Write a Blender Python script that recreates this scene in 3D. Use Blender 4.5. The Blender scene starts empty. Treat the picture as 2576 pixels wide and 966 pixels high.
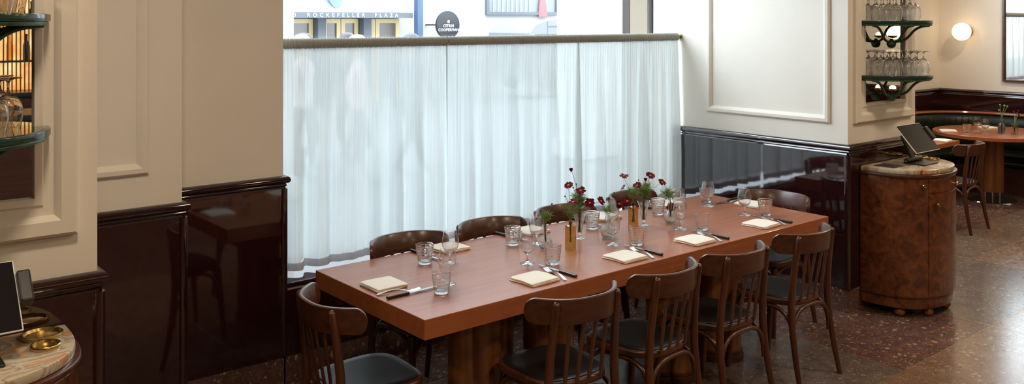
import bpy, bmesh, math, random
from mathutils import Vector, Matrix
random.seed(7)
S = bpy.context.scene
COL = S.collection
PI = math.pi

# ------------------------------------------------------------------ camera, world, light
cam_d = bpy.data.cameras.new('camera')
cam_d.sensor_fit = 'HORIZONTAL'
cam_d.sensor_width = 36.0
cam_d.lens = 36.0 * 2255.0 / 2576.0
cam_d.shift_y = -(483.0 - 50.0) / 2576.0
cam_d.clip_start = 0.05
cam_d.clip_end = 300
cam = bpy.data.objects.new('camera', cam_d)
COL.objects.link(cam)
cam.location = (0, 0, 1.95)
cam.rotation_euler = (PI / 2, 0, -math.atan2(2255.0, 2722.0))
S.camera = cam

w = bpy.data.worlds.new('sky')
S.world = w
w.use_nodes = True
bg = w.node_tree.nodes['Background']
bg.inputs[0].default_value = (0.80, 0.90, 1.0, 1)
bg.inputs[1].default_value = 13.0

S.view_settings.view_transform = 'Standard'
S.view_settings.look = 'None'
S.view_settings.gamma = 1
S.view_settings.use_curve_mapping = False
S.view_settings.exposure = 0.0
S.cycles.max_bounces = 28
S.cycles.diffuse_bounces = 5
S.cycles.glossy_bounces = 6
S.cycles.transmission_bounces = 28
S.cycles.transparent_max_bounces = 40
S.cycles.caustics_reflective = False
S.cycles.caustics_refractive = False
S.cycles.use_denoising = True
S.cycles.sample_clamp_indirect = 6.0


def area_lamp(name, loc, rot, sx, sy, power, color, portal=False):
    l = bpy.data.lights.new(name, 'AREA')
    l.shape = 'RECTANGLE'
    l.size = sx
    l.size_y = sy
    l.energy = power
    l.color = color
    if portal:
        l.cycles.is_portal = True
    o = bpy.data.objects.new(name, l)
    COL.objects.link(o)
    o.location = loc
    o.rotation_euler = rot
    return o


# daylight enters through the two windows (portals only guide the sampling of the sky)
area_lamp('window_portal', (3.75, 4.96, 2.0), (-PI / 2, 0, 0), 3.3, 3.0, 1, (1, 1, 1), True)
area_lamp('window_portal', (8.22, 5.26, 2.35), (-PI / 2, 0, 0), 3.0, 2.5, 1, (1, 1, 1), True)

# ------------------------------------------------------------------ materials
MATS = {}


def nt(name):
    m = bpy.data.materials.new(name)
    m.use_nodes = True
    return m, m.node_tree.nodes, m.node_tree.links


def bsdf(n):
    return n['Principled BSDF']


def plain(name, col, rough=.5, metal=0, spec=.5, coat=0, bump=0, bscale=60, var=0, vscale=6, sheen=0, ior=1.5):
    m, n, l = nt(name)
    b = bsdf(n)
    b.inputs['Base Color'].default_value = (*col, 1)
    b.inputs['Roughness'].default_value = rough
    b.inputs['Metallic'].default_value = metal
    b.inputs['Specular IOR Level'].default_value = spec
    b.inputs['IOR'].default_value = ior
    b.inputs['Coat Weight'].default_value = coat
    b.inputs['Coat Roughness'].default_value = .06
    b.inputs['Sheen Weight'].default_value = sheen
    tc = n.new('ShaderNodeTexCoord')
    if bump:
        no = n.new('ShaderNodeTexNoise')
        no.inputs['Scale'].default_value = bscale
        no.inputs['Detail'].default_value = 3
        l.new(tc.outputs['Object'], no.inputs['Vector'])
        bp = n.new('ShaderNodeBump')
        bp.inputs['Strength'].default_value = bump
        bp.inputs['Distance'].default_value = .01
        l.new(no.outputs['Fac'], bp.inputs['Height'])
        l.new(bp.outputs['Normal'], b.inputs['Normal'])
        if coat:
            l.new(bp.outputs['Normal'], b.inputs['Coat Normal'])
    if var:
        no = n.new('ShaderNodeTexNoise')
        no.inputs['Scale'].default_value = vscale
        no.inputs['Detail'].default_value = 4
        l.new(tc.outputs['Object'], no.inputs['Vector'])
        r = n.new('ShaderNodeValToRGB')
        r.color_ramp.elements[0].position = .3
        r.color_ramp.elements[1].position = .7
        r.color_ramp.elements[0].color = (*[c * (1 - var) for c in col], 1)
        r.color_ramp.elements[1].color = (*[min(1, c * (1 + var)) for c in col], 1)
        l.new(no.outputs['Fac'], r.inputs[0])
        l.new(r.outputs[0], b.inputs['Base Color'])
    MATS[name] = m
    return m


def wood(name, c1, c2, axis=0, rough=.3, coat=.3, scale=1.0, croug=.15, spec=.5):
    m, n, l = nt(name)
    b = bsdf(n)
    tc = n.new('ShaderNodeTexCoord')
    mp = n.new('ShaderNodeMapping')
    sc = [38 * scale] * 3
    sc[axis] = 1.6 * scale
    mp.inputs['Scale'].default_value = sc
    l.new(tc.outputs['Object'], mp.inputs['Vector'])
    no = n.new('ShaderNodeTexNoise')
    no.inputs['Scale'].default_value = 1.0
    no.inputs['Detail'].default_value = 6
    no.inputs['Distortion'].default_value = .6
    l.new(mp.outputs[0], no.inputs['Vector'])
    r = n.new('ShaderNodeValToRGB')
    r.color_ramp.elements[0].position = .32
    r.color_ramp.elements[1].position = .68
    r.color_ramp.elements[0].color = (*c1, 1)
    r.color_ramp.elements[1].color = (*c2, 1)
    l.new(no.outputs['Fac'], r.inputs[0])
    l.new(r.outputs[0], b.inputs['Base Color'])
    b.inputs['Roughness'].default_value = rough
    b.inputs['Specular IOR Level'].default_value = spec
    b.inputs['Coat Weight'].default_value = coat
    b.inputs['Coat Roughness'].default_value = croug
    bp = n.new('ShaderNodeBump')
    bp.inputs['Strength'].default_value = .04
    bp.inputs['Distance'].default_value = .004
    l.new(no.outputs['Fac'], bp.inputs['Height'])
    l.new(bp.outputs['Normal'], b.inputs['Normal'])
    MATS[name] = m
    return m


def terrazzo(name, base, chips, scale=26, amount=.30, rough=.20, fine=.12):
    m, n, l = nt(name)
    b = bsdf(n)
    tc = n.new('ShaderNodeTexCoord')
    wn = n.new('ShaderNodeTexNoise')
    wn.inputs['Scale'].default_value = scale * 1.3
    l.new(tc.outputs['Object'], wn.inputs['Vector'])
    ad = n.new('ShaderNodeVectorMath')
    ad.operation = 'MULTIPLY_ADD'
    l.new(wn.outputs['Color'], ad.inputs[0])
    ad.inputs[1].default_value = (.045, .045, .045)
    l.new(tc.outputs['Object'], ad.inputs[2])
    cur = None
    rgb = n.new('ShaderNodeRGB')
    rgb.outputs[0].default_value = (*base, 1)
    cur = rgb.outputs[0]
    # cement mottling
    no = n.new('ShaderNodeTexNoise')
    no.inputs['Scale'].default_value = 9
    no.inputs['Detail'].default_value = 5
    l.new(tc.outputs['Object'], no.inputs['Vector'])
    mr = n.new('ShaderNodeMapRange')
    mr.inputs[1].default_value = .3
    mr.inputs[2].default_value = .7
    mr.inputs[3].default_value = .75
    mr.inputs[4].default_value = 1.25
    l.new(no.outputs['Fac'], mr.inputs[0])
    mu = n.new('ShaderNodeVectorMath')
    mu.operation = 'SCALE'
    l.new(cur, mu.inputs[0])
    l.new(mr.outputs[0], mu.inputs['Scale'])
    cur = mu.outputs[0]
    for i, (sc, am) in enumerate(((scale, amount), (scale * 2.2, amount * .9), (scale * 5, fine + amount * .4))):
        vo = n.new('ShaderNodeTexVoronoi')
        vo.inputs['Scale'].default_value = sc
        l.new(ad.outputs[0], vo.inputs['Vector'])
        sp = n.new('ShaderNodeSeparateColor')
        l.new(vo.outputs['Color'], sp.inputs[0])
        lt = n.new('ShaderNodeMath')
        lt.operation = 'LESS_THAN'
        l.new(sp.outputs[0], lt.inputs[0])
        lt.inputs[1].default_value = am
        ds = n.new('ShaderNodeMath')
        ds.operation = 'LESS_THAN'
        l.new(vo.outputs['Distance'], ds.inputs[0])
        ds.inputs[1].default_value = .42
        mm = n.new('ShaderNodeMath')
        mm.operation = 'MULTIPLY'
        l.new(lt.outputs[0], mm.inputs[0])
        l.new(ds.outputs[0], mm.inputs[1])
        rp = n.new('ShaderNodeValToRGB')
        rp.color_ramp.interpolation = 'CONSTANT'
        els = rp.color_ramp.elements
        for k, c in enumerate(chips):
            e = els[k] if k < 2 else els.new(k / len(chips))
            e.position = k / len(chips)
            e.color = (*c, 1)
        l.new(sp.outputs[1], rp.inputs[0])
        mx = n.new('ShaderNodeMix')
        mx.data_type = 'RGBA'
        l.new(mm.outputs[0], mx.inputs[0])
        l.new(cur, mx.inputs[6])
        l.new(rp.outputs[0], mx.inputs[7])
        cur = mx.outputs[2]
    l.new(cur, b.inputs['Base Color'])
    b.inputs['Roughness'].default_value = rough
    MATS[name] = m
    return m


def glassy(name, tint=(.98, .99, .98), k=1.0, rough=.0, ior=1.5, glow=0):
    m, n, l = nt(name)
    n.remove(n['Principled BSDF'])
    out = n['Material Output']
    tr = n.new('ShaderNodeBsdfTransparent')
    tr.inputs[0].default_value = (*tint, 1)
    gl = n.new('ShaderNodeBsdfGlossy')
    gl.inputs['Roughness'].default_value = rough
    fr = n.new('ShaderNodeLayerWeight')
    fr.inputs['Blend'].default_value = .5
    pw = n.new('ShaderNodeMath')
    pw.operation = 'POWER'
    pw.inputs[1].default_value = 4.0
    l.new(fr.outputs['Facing'], pw.inputs[0])
    mu = n.new('ShaderNodeMath')
    mu.operation = 'MULTIPLY_ADD'
    mu.use_clamp = True
    f0 = ((ior - 1) / (ior + 1)) ** 2 * k
    mu.inputs[1].default_value = (1 - f0) * min(1, k * .85)
    mu.inputs[2].default_value = f0
    l.new(pw.outputs[0], mu.inputs[0])
    mx = n.new('ShaderNodeMixShader')
    l.new(mu.outputs[0], mx.inputs[0])
    l.new(tr.outputs[0], mx.inputs[1])
    l.new(gl.outputs[0], mx.inputs[2])
    l.new(mx.outputs[0], out.inputs[0])
    MATS[name] = m
    return m


def realglass(name, tint=(1, 1, 1), mixt=.08):
    m, n, l = nt(name)
    n.remove(n['Principled BSDF'])
    out = n['Material Output']
    g_ = n.new('ShaderNodeBsdfGlass')
    g_.inputs['IOR'].default_value = 1.48
    g_.inputs['Roughness'].default_value = 0
    g_.inputs['Color'].default_value = (*tint, 1)
    tr = n.new('ShaderNodeBsdfTransparent')
    mx = n.new('ShaderNodeMixShader')
    mx.inputs[0].default_value = mixt
    l.new(g_.outputs[0], mx.inputs[1])
    l.new(tr.outputs[0], mx.inputs[2])
    l.new(mx.outputs[0], out.inputs[0])
    MATS[name] = m
    return m


def emit(name, col, s):
    m, n, l = nt(name)
    b = bsdf(n)
    b.inputs['Base Color'].default_value = (*col, 1)
    b.inputs['Emission Color'].default_value = (*col, 1)
    b.inputs['Emission Strength'].default_value = s
    MATS[name] = m
    return m


def cloth(name, refl, trans, sheer=0.0):
    """thin cloth: refl = diffuse colour back to the room, trans = colour let through, sheer = open weave share"""
    m, n, l = nt(name)
    n.remove(n['Principled BSDF'])
    out = n['Material Output']
    d = n.new('ShaderNodeBsdfDiffuse')
    t = n.new('ShaderNodeBsdfTranslucent')
    tc = n.new('ShaderNodeTexCoord')
    mp = n.new('ShaderNodeMapping')
    mp.inputs['Scale'].default_value = (110, 110, 1.2)
    l.new(tc.outputs['Object'], mp.inputs['Vector'])
    no = n.new('ShaderNodeTexNoise')
    no.inputs['Scale'].default_value = 1.0
    no.inputs['Detail'].default_value = 4
    l.new(mp.outputs[0], no.inputs['Vector'])
    for nd, col, lo in ((d, refl, .94), (t, trans, .84)):
        r = n.new('ShaderNodeValToRGB')
        r.color_ramp.elements[0].position = .32
        r.color_ramp.elements[1].position = .68
        r.color_ramp.elements[0].color = (*[c * lo for c in col], 1)
        r.color_ramp.elements[1].color = (*col, 1)
        l.new(no.outputs['Fac'], r.inputs[0])
        l.new(r.outputs[0], nd.inputs[0])
    ad = n.new('ShaderNodeAddShader')
    l.new(d.outputs[0], ad.inputs[0])
    l.new(t.outputs[0], ad.inputs[1])
    tr = n.new('ShaderNodeBsdfTransparent')
    mx = n.new('ShaderNodeMixShader')
    mx.inputs[0].default_value = sheer
    l.new(ad.outputs[0], mx.inputs[1])
    l.new(tr.outputs[0], mx.inputs[2])
    l.new(mx.outputs[0], out.inputs[0])
    MATS[name] = m
    return m


plain('plaster', (.80, .755, .67), .62, bump=.05, bscale=30, var=.02, vscale=3)
plain('ceiling_paint', (.82, .78, .70), .7)
plain('lacquer', (.022, .0055, .006), .05, spec=.5, bump=.010, bscale=5, ior=1.85)
wood('tablewood', (.270, .076, .025), (.345, .106, .037), 0, rough=.42, coat=.38, croug=.08, spec=.30)
wood('postwood', (.18, .057, .015), (.29, .108, .033), 2, rough=.28, coat=.3)
wood('chairwood', (.046, .0125, .005), (.090, .0255, .0095), 0, rough=.34, coat=.25, croug=.2)
wood('chairwood_up', (.046, .0125, .005), (.090, .0255, .0095), 2, rough=.34, coat=.25, croug=.2)
plain('seat_black', (.014, .012, .012), .30, spec=.5)
plain('leather', (.009, .012, .008), .36, spec=.3, bump=.25, bscale=70)
plain('brass', (.64, .47, .19), .27, metal=1)
plain('old_brass', (.42, .32, .16), .35, metal=.7)
plain('bronze', (.030, .022, .016), .5, spec=.3)
plain('dark_metal', (.02, .02, .02), .3, metal=.3)
plain('steel', (.70, .70, .69), .16, metal=1)
plain('chrome', (.8, .8, .8), .06, metal=1)
plain('black_plastic', (.012, .012, .013), .32)
plain('screen', (.010, .010, .011), .06)
plain('white_plastic', (.75, .75, .74), .3)
plain('napkin', (.79, .735, .645), .85, bump=.25, bscale=420, sheen=.2)
plain('verdigris', (.065, .155, .095), .45, metal=.25, var=.35, vscale=22)
plain('mirror', (.88, .88, .86), .01, metal=1)
plain('beige_panel', (.22, .17, .115), .5)
plain('sign_black', (.025, .025, .028), .4)
plain('white_paint', (.86, .87, .87), .5)
plain('grey_stone', (.105, .115, .13), .7)
plain('stone_white', (.42, .42, .415), .8, var=.05, vscale=.6)
plain('dark_panel', (.05, .028, .02), .35)
plain('asphalt', (.20, .20, .21), .9)
plain('gold_frame', (.60, .46, .24), .5)
plain('door_pane_sheen', (.17, .14, .13), .3)  # reflected light on the door glass is put into this colour
plain('dark_glass', (.045, .035, .03), .3)
plain('canopy', (.21, .235, .25), .6)
plain('emblem_blue', (.16, .21, .25), .6)
plain('blue_steel', (.055, .09, .15), .5)
plain('banner_red', (.33, .12, .13), .8)
plain('van_white', (.17, .175, .19), .6)
plain('tyre', (.02, .02, .02), .8)
plain('petal', (.105, .006, .017), .85, spec=.12, var=.4, vscale=40)
plain('flower_eye', (.55, .26, .02), .7)
plain('stem', (.10, .17, .03), .5, var=.3, vscale=20)
plain('leaf', (.16, .27, .045), .5, var=.35, vscale=30)
terrazzo('terrazzo_maroon', (.112, .061, .054), ((.26, .11, .055), (.36, .20, .10), (.19, .08, .045), (.40, .31, .22), (.12, .07, .06)), 31, .32)
terrazzo('terrazzo_grey', (.155, .104, .076), ((.17, .12, .08), (.22, .16, .11), (.10, .065, .045), (.30, .25, .19), (.13, .09, .06)), 34, .40)
terrazzo('terrazzo_brown', (.185, .112, .075), ((.24, .15, .09), (.19, .11, .06), (.30, .22, .15), (.12, .07, .05), (.36, .30, .22)), 34, .40)
terrazzo('terrazzo_slate', (.128, .096, .080), ((.15, .13, .11), (.20, .17, .14), (.08, .07, .06), (.26, .22, .18), (.12, .09, .07)), 34, .38)
realglass('glass')
realglass('vase_glass', (.97, .99, .98), .10)
glassy('amber_glass', (.80, .61, .32), 1.0)
glassy('pane', (.97, .985, .98), .8)
glassy('water', (.97, .985, .975), .6, ior=1.33)
glassy('shelf_glass', (.90, .95, .93), 1.0)
plain('shelf_edge', (.02, .045, .038), .12)
emit('globe', (1.0, .80, .54), 2.3)
emit('bulb', (1.0, .70, .36), 3.2)
cloth('curtain', (.50, .52, .52), (.196, .223, .226), .085)
cloth('sleeve_cloth', (.37, .375, .34), (.085, .090, .084), .0)
cloth('hem_cloth', (.42, .40, .41), (.20, .21, .23), .02)


def burl():
    m, n, l = nt('burl')
    b = bsdf(n)
    tc = n.new('ShaderNodeTexCoord')
    a = n.new('ShaderNodeTexNoise')
    a.inputs['Scale'].default_value = 15
    a.inputs['Detail'].default_value = 10
    a.inputs['Distortion'].default_value = 1.1
    l.new(tc.outputs['Object'], a.inputs['Vector'])
    r = n.new('ShaderNodeValToRGB')
    e = r.color_ramp.elements
    e[0].position = .28
    e[0].color = (.045, .013, .005, 1)
    e[1].position = .75
    e[1].color = (.20, .060, .019, 1)
    k = e.new(.5)
    k.color = (.115, .033, .011, 1)
    l.new(a.outputs['Fac'], r.inputs[0])
    l.new(r.outputs[0], b.inputs['Base Color'])
    b.inputs['Roughness'].default_value = .22
    b.inputs['Coat Weight'].default_value = .6
    b.inputs['Coat Roughness'].default_value = .06
    MATS['burl'] = m


def marble():
    m, n, l = nt('marble')
    b = bsdf(n)
    tc = n.new('ShaderNodeTexCoord')
    mp = n.new('ShaderNodeMapping')
    mp.inputs['Rotation'].default_value = (0, 0, .6)
    mp.inputs['Scale'].default_value = (2.2, 5.0, 2.2)
    l.new(tc.outputs['Object'], mp.inputs['Vector'])
    a = n.new('ShaderNodeTexNoise')
    a.inputs['Scale'].default_value = 1.5
    a.inputs['Detail'].default_value = 7
    a.inputs['Distortion'].default_value = 1.6
    l.new(mp.outputs[0], a.inputs['Vector'])
    r = n.new('ShaderNodeValToRGB')
    e = r.color_ramp.elements
    e[0].position = .30
    e[0].color = (.46, .40, .30, 1)
    e[1].position = .76
    e[1].color = (.20, .045, .018, 1)
    for p, c in ((.42, (.54, .46, .34)), (.50, (.30, .24, .17)), (.54, (.55, .48, .38)), (.60, (.46, .22, .08)), (.65, (.50, .38, .26)), (.69, (.24, .06, .022))):
        k = e.new(p)
        k.color = (*c, 1)
    l.new(a.outputs['Fac'], r.inputs[0])
    l.new(r.outputs[0], b.inputs['Base Color'])
    b.inputs['Roughness'].default_value = .18
    MATS['marble'] = m


def backlit():
    m, n, l = nt('backlit_panel')
    b = bsdf(n)
    tc = n.new('ShaderNodeTexCoord')
    a = n.new('ShaderNodeTexNoise')
    a.inputs['Scale'].default_value = 6
    a.inputs['Detail'].default_value = 4
    l.new(tc.outputs['Object'], a.inputs['Vector'])
    r = n.new('ShaderNodeValToRGB')
    r.color_ramp.elements[0].position = .35
    r.color_ramp.elements[0].color = (.75, .28, .06, 1)
    r.color_ramp.elements[1].position = .65
    r.color_ramp.elements[1].color = (1.0, .66, .28, 1)
    l.new(a.outputs['Fac'], r.inputs[0])
    l.new(r.outputs[0], b.inputs['Emission Color'])
    b.inputs['Emission Strength'].default_value = 1.5
    b.inputs['Base Color'].default_value = (.5, .3, .1, 1)
    MATS['backlit_panel'] = m


burl()
marble()
backlit()


# ------------------------------------------------------------------ mesh helpers
class G:
    def __init__(s):
        s.v = []
        s.f = []

    def add(s, vs, fs):
        o = len(s.v)
        s.v += [tuple(p) for p in vs]
        s.f += [tuple(i + o for i in f) for f in fs]
        return s

    def box(s, x0, x1, y0, y1, z0, z1):
        return s.add([(x0, y0, z0), (x1, y0, z0), (x1, y1, z0), (x0, y1, z0), (x0, y0, z1), (x1, y0, z1), (x1, y1, z1), (x0, y1, z1)],
                     [(3, 2, 1, 0), (4, 5, 6, 7), (0, 1, 5, 4), (1, 2, 6, 5), (2, 3, 7, 6), (3, 0, 4, 7)])

    def rbox(s, x0, x1, y0, y1, z0, z1, r=.003, seg=2, M=None):
        bm = bmesh.new()
        bmesh.ops.create_cube(bm, size=1)
        for v in bm.verts:
            v.co = Vector(((x0 + x1) / 2 + v.co.x * (x1 - x0), (y0 + y1) / 2 + v.co.y * (y1 - y0), (z0 + z1) / 2 + v.co.z * (z1 - z0)))
        bmesh.ops.bevel(bm, geom=bm.edges[:], offset=r, segments=seg, profile=.5, affect='EDGES')
        bm.verts.index_update()
        vs = [(M @ v.co) if M else v.co.copy() for v in bm.verts]
        fs = [[v.index for v in f.verts] for f in bm.faces]
        bm.free()
        return s.add(vs, fs)

    def prism(s, poly, z0, z1, chamfer=0):
        n = len(poly)
        if chamfer:
            cx = sum(p[0] for p in poly) / n
            cy = sum(p[1] for p in poly) / n

            def sh(q):
                out = []
                for x, y in poly:
                    L = math.hypot(x - cx, y - cy) or 1
                    out.append((x - (x - cx) / L * q, y - (y - cy) / L * q))
                return out
            a = chamfer
            rings = [(sh(a), z0), (sh(a * .3), z0 + a * .3), (poly, z0 + a), (poly, z1 - a), (sh(a * .3), z1 - a * .3), (sh(a), z1)]
        else:
            rings = [(poly, z0), (poly, z1)]
        vs = [(x, y, z) for ps, z in rings for x, y in ps]
        fs = []
        for k in range(len(rings) - 1):
            for i in range(n):
                j = (i + 1) % n
                fs.append((k * n + i, k * n + j, k * n + n + j, k * n + n + i))
        fs.append(tuple(reversed(range(n))))
        fs.append(tuple(range((len(rings) - 1) * n, len(rings) * n)))
        return s.add(vs, fs)

    def lathe(s, prof, n=24, c=(0, 0, 0), cap=True, mod=None):
        vs = []
        for r, z in prof:
            for i in range(n):
                a = 2 * PI * i / n
                rr = r * (mod(a, z, r) if mod else 1)
                vs.append((c[0] + rr * math.cos(a), c[1] + rr * math.sin(a), c[2] + z))
        fs = []
        for k in range(len(prof) - 1):
            for i in range(n):
                j = (i + 1) % n
                fs.append((k * n + i, k * n + j, k * n + n + j, k * n + n + i))
        if cap:
            if prof[0][0] > 1e-5:
                fs.append(tuple(reversed(range(n))))
            if prof[-1][0] > 1e-5:
                fs.append(tuple(range((len(prof) - 1) * n, len(prof) * n)))
        return s.add(vs, fs)

    def tube(s, path, rad, n=8, flat=None):
        P = [Vector(p) for p in path]
        m = len(P)
        R = rad if isinstance(rad, (list, tuple)) else [rad] * m
        vs = []
        up = None
        for i in range(m):
            t = (P[min(i + 1, m - 1)] - P[max(i - 1, 0)]).normalized()
            if up is None:
                ref = Vector((0, 0, 1)) if abs(t.z) < .9 else Vector((1, 0, 0))
                if flat:
                    ref = Vector(flat)
                up = (ref - t * ref.dot(t)).normalized()
            else:
                up = (up - t * up.dot(t)).normalized()
            sd = t.cross(up)
            for k in range(n):
                a = 2 * PI * k / n
                q = R[i]
                ru, rs = q if isinstance(q, (tuple, list)) else (q, q)
                vs.append(P[i] + up * math.cos(a) * ru + sd * math.sin(a) * rs)
        fs = []
        for i in range(m - 1):
            for k in range(n):
                j = (k + 1) % n
                fs.append((i * n + k, i * n + j, i * n + n + j, i * n + n + k))
        fs.append(tuple(reversed(range(n))))
        fs.append(tuple(range((m - 1) * n, m * n)))
        return s.add(vs, fs)

    def sweep(s, path, prof):
        """vertical profile [(out, z)] swept along a plan path, out = right of travel, mitred"""
        m = len(path)
        ns = []
        for i in range(m):
            d0 = Vector((path[i][0] - path[i - 1][0], path[i][1] - path[i - 1][1])).normalized() if i else None
            d1 = Vector((path[i + 1][0] - path[i][0], path[i + 1][1] - path[i][1])).normalized() if i < m - 1 else None
            n0 = Vector((d0.y, -d0.x)) if d0 else None
            n1 = Vector((d1.y, -d1.x)) if d1 else None
            if n0 is None:
                nn = n1
            elif n1 is None:
                nn = n0
            else:
                nn = (n0 + n1)
                nn = nn / max(.2, nn.length_squared) * 2 if nn.length > 1e-4 else n0
            ns.append(nn)
        vs = []
        for i in range(m):
            for o, z in prof:
                vs.append((path[i][0] + ns[i].x * o, path[i][1] + ns[i].y * o, z))
        k = len(prof)
        fs = []
        for i in range(m - 1):
            for j in range(k):
                q = (j + 1) % k
                fs.append((i * k + j, i * k + q, i * k + k + q, i * k + k + j))
        fs.append(tuple(range(k)))
        fs.append(tuple(reversed(range((m - 1) * k, m * k))))
        return s.add(vs, fs)

    def frame(s, o, u, v, n, w, h, prof):
        """picture-frame ring: o lower-left corner, u right, v up, n out; prof = [(inset, out)]"""
        o, u, v, n = Vector(o), Vector(u), Vector(v), Vector(n)
        vs = []
        for a, b in prof:
            for x, y in ((a, a), (w - a, a), (w - a, h - a), (a, h - a)):
                vs.append(o + u * x + v * y + n * b)
        fs = []
        for k in range(len(prof) - 1):
            for i in range(4):
                j = (i + 1) % 4
                fs.append((k * 4 + i, k * 4 + j, k * 4 + 4 + j, k * 4 + 4 + i))
        return s.add(vs, fs)

    def grid(s, fn, nu, nv):
        vs = [fn(i / nu, j / nv) for j in range(nv + 1) for i in range(nu + 1)]
        w_ = nu + 1
        fs = [(j * w_ + i, j * w_ + i + 1, j * w_ + w_ + i + 1, j * w_ + w_ + i) for j in range(nv) for i in range(nu)]
        return s.add(vs, fs)

    def xf(s, M):
        s.v = [tuple(M @ Vector(p)) for p in s.v]
        return s

    def build(s, name, mat, parent=None, smooth=40, recalc=True):
        me = bpy.data.meshes.new(name)
        me.from_pydata(s.v, [], s.f)
        if recalc:
            bm = bmesh.new()
            bm.from_mesh(me)
            bmesh.ops.recalc_face_normals(bm, faces=bm.faces)
            bm.to_mesh(me)
            bm.free()
        if smooth:
            me.polygons.foreach_set('use_smooth', [True] * len(me.polygons))
            me.set_sharp_from_angle(angle=math.radians(smooth))
        me.materials.append(MATS[mat] if isinstance(mat, str) else mat)
        o = bpy.data.objects.new(name, me)
        COL.objects.link(o)
        if parent is not None:
            o.parent = parent
        return o


def tag(o, label, cat, group=None):
    o['label'] = label
    o['category'] = cat
    if group:
        o['group'] = group
    return o


def thing(name, label, cat, loc=(0, 0, 0), rz=0, group=None):
    o = bpy.data.objects.new(name, None)
    o.empty_display_size = .05
    COL.objects.link(o)
    o.location = loc
    o.rotation_euler = (0, 0, rz)
    return tag(o, label, cat, group)


def struct(o):
    o['kind'] = 'structure'
    return o


def dup(root, loc, rot=None, label=None, group=None):
    r = root.copy()
    COL.objects.link(r)
    r.location = loc
    if rot is not None:
        r.rotation_euler = rot if isinstance(rot, (tuple, list)) else (0, 0, rot)
    if label:
        r['label'] = label
    if group:
        r['group'] = group
    for ch in list(root.children):
        c = ch.copy()
        COL.objects.link(c)
        c.parent = r
        for g_ in list(ch.children):
            d = g_.copy()
            COL.objects.link(d)
            d.parent = c
    return r


def bez(p0, p1, p2, p3, n=10):
    out = []
    for i in range(n + 1):
        t = i / n
        out.append(tuple((1 - t) ** 3 * a + 3 * (1 - t) ** 2 * t * b + 3 * (1 - t) * t * t * c + t ** 3 * d for a, b, c, d in zip(p0, p1, p2, p3)))
    return out


def text_mesh(name, body, size, mat, parent, loc, rot, extrude=.004, spacing=1.0):
    cu = bpy.data.curves.new(name, 'FONT')
    cu.body = body
    cu.size = size
    cu.align_x = 'CENTER'
    cu.align_y = 'CENTER'
    cu.extrude = extrude
    cu.space_character = spacing
    cu.resolution_u = 2
    t = bpy.data.objects.new(name, cu)
    COL.objects.link(t)
    dg = bpy.context.evaluated_depsgraph_get()
    me = bpy.data.meshes.new_from_object(t.evaluated_get(dg))
    bpy.data.objects.remove(t)
    me.materials.clear()
    me.materials.append(MATS[mat])
    o = bpy.data.objects.new(name, me)
    COL.objects.link(o)
    o.parent = parent
    o.location = loc
    o.rotation_euler = rot
    return o


# ------------------------------------------------------------------ room shell
H_CEIL = 3.8
CAP = 1.118
PY = 3.17           # face of the two pillars
LX0, LX1 = -.09, .838
RX0, RX1 = 5.53, 6.456
FARX = 11.05
ALY = 5.13


def wall(name, x0, x1, y0, y1, z0, z1, mat='plaster'):
    return struct(G().box(x0, x1, y0, y1, z0, z1).build(name, mat, smooth=0))


WP = [(-.01, .159), (.016, .159), (.016, 1.052), (.012, 1.060), (-.01, 1.060)]      # lacquer panel
CP = [(-.01, 1.062), (.012, 1.062), (.016, 1.068), (.012, 1.074), (.012, 1.078), (.022, 1.080), (.029, 1.088), (.031, 1.098), (.027, 1.110), (.018, 1.117), (.006, 1.118), (-.01, 1.118)]
BP = [(-.01, 0), (.010, 0), (.010, .159), (-.01, .159)]


def wainscot(parent, path, corners=(), cap=True, base=True):
    for a, b in zip(path[:-1], path[1:]):
        G().sweep([a, b], WP).build('wainscot_panel', 'lacquer', parent, 12)
    if cap:
        G().sweep(path, CP).build('cap_rail', 'lacquer', parent, 50)
    if base:
        G().sweep(path, BP).build('baseboard', 'terrazzo_maroon', parent, 0)
    for (x, y) in corners:
        G().tube([(x, y, .159), (x, y, 1.05)], .024, 16).build('corner_bead', 'lacquer', parent, 50)


# left pillar, step and end wall
w_pl = wall('wall_pillar_left', LX0, LX1, PY, 5.0, 0, H_CEIL)
wainscot(w_pl, [(LX0, PY + .6), (LX0, PY), (LX1, PY), (LX1, 4.12)], [(LX0, PY), (LX1, PY)])
w_ls = wall('wall_left_step', LX1, 1.453, 4.12, 5.0, 0, H_CEIL)
wainscot(w_ls, [(LX1, 4.12), (1.453, 4.12), (1.453, 4.465)], [(1.453, 4.12)])
w_le = wall('wall_left_end', 1.453, 2.112, 4.465, 5.0, 0, H_CEIL)
wainscot(w_le, [(1.453, 4.465), (2.112, 4.465), (2.112, 4.60)], [(2.112, 4.465)])
# right pillar between the two bays
w_r = wall('wall_right', RX0, RX1, PY, 5.205, 0, H_CEIL)
wainscot(w_r, [(RX0, 4.66), (RX0, PY), (RX1, PY), (RX1, ALY)], [(RX0, PY), (RX1, PY)])
# wall below and above the window
w_b = wall('wall_below_window', 2.112, RX0, 4.465, 5.0, 0, .515)
G().sweep([(2.112, 4.465), (RX0, 4.465)], [(-.01, .159), (.016, .159), (.016, .505), (-.01, .505)]).build('wainscot_panel', 'lacquer', w_b, 12)
G().sweep([(2.112, 4.465), (RX0, 4.465)], BP).build('baseboard', 'terrazzo_maroon', w_b, 0)
w_a = wall('wall_above_window', 2.112, RX0, 4.70, 5.0, 3.5, H_CEIL)
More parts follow.
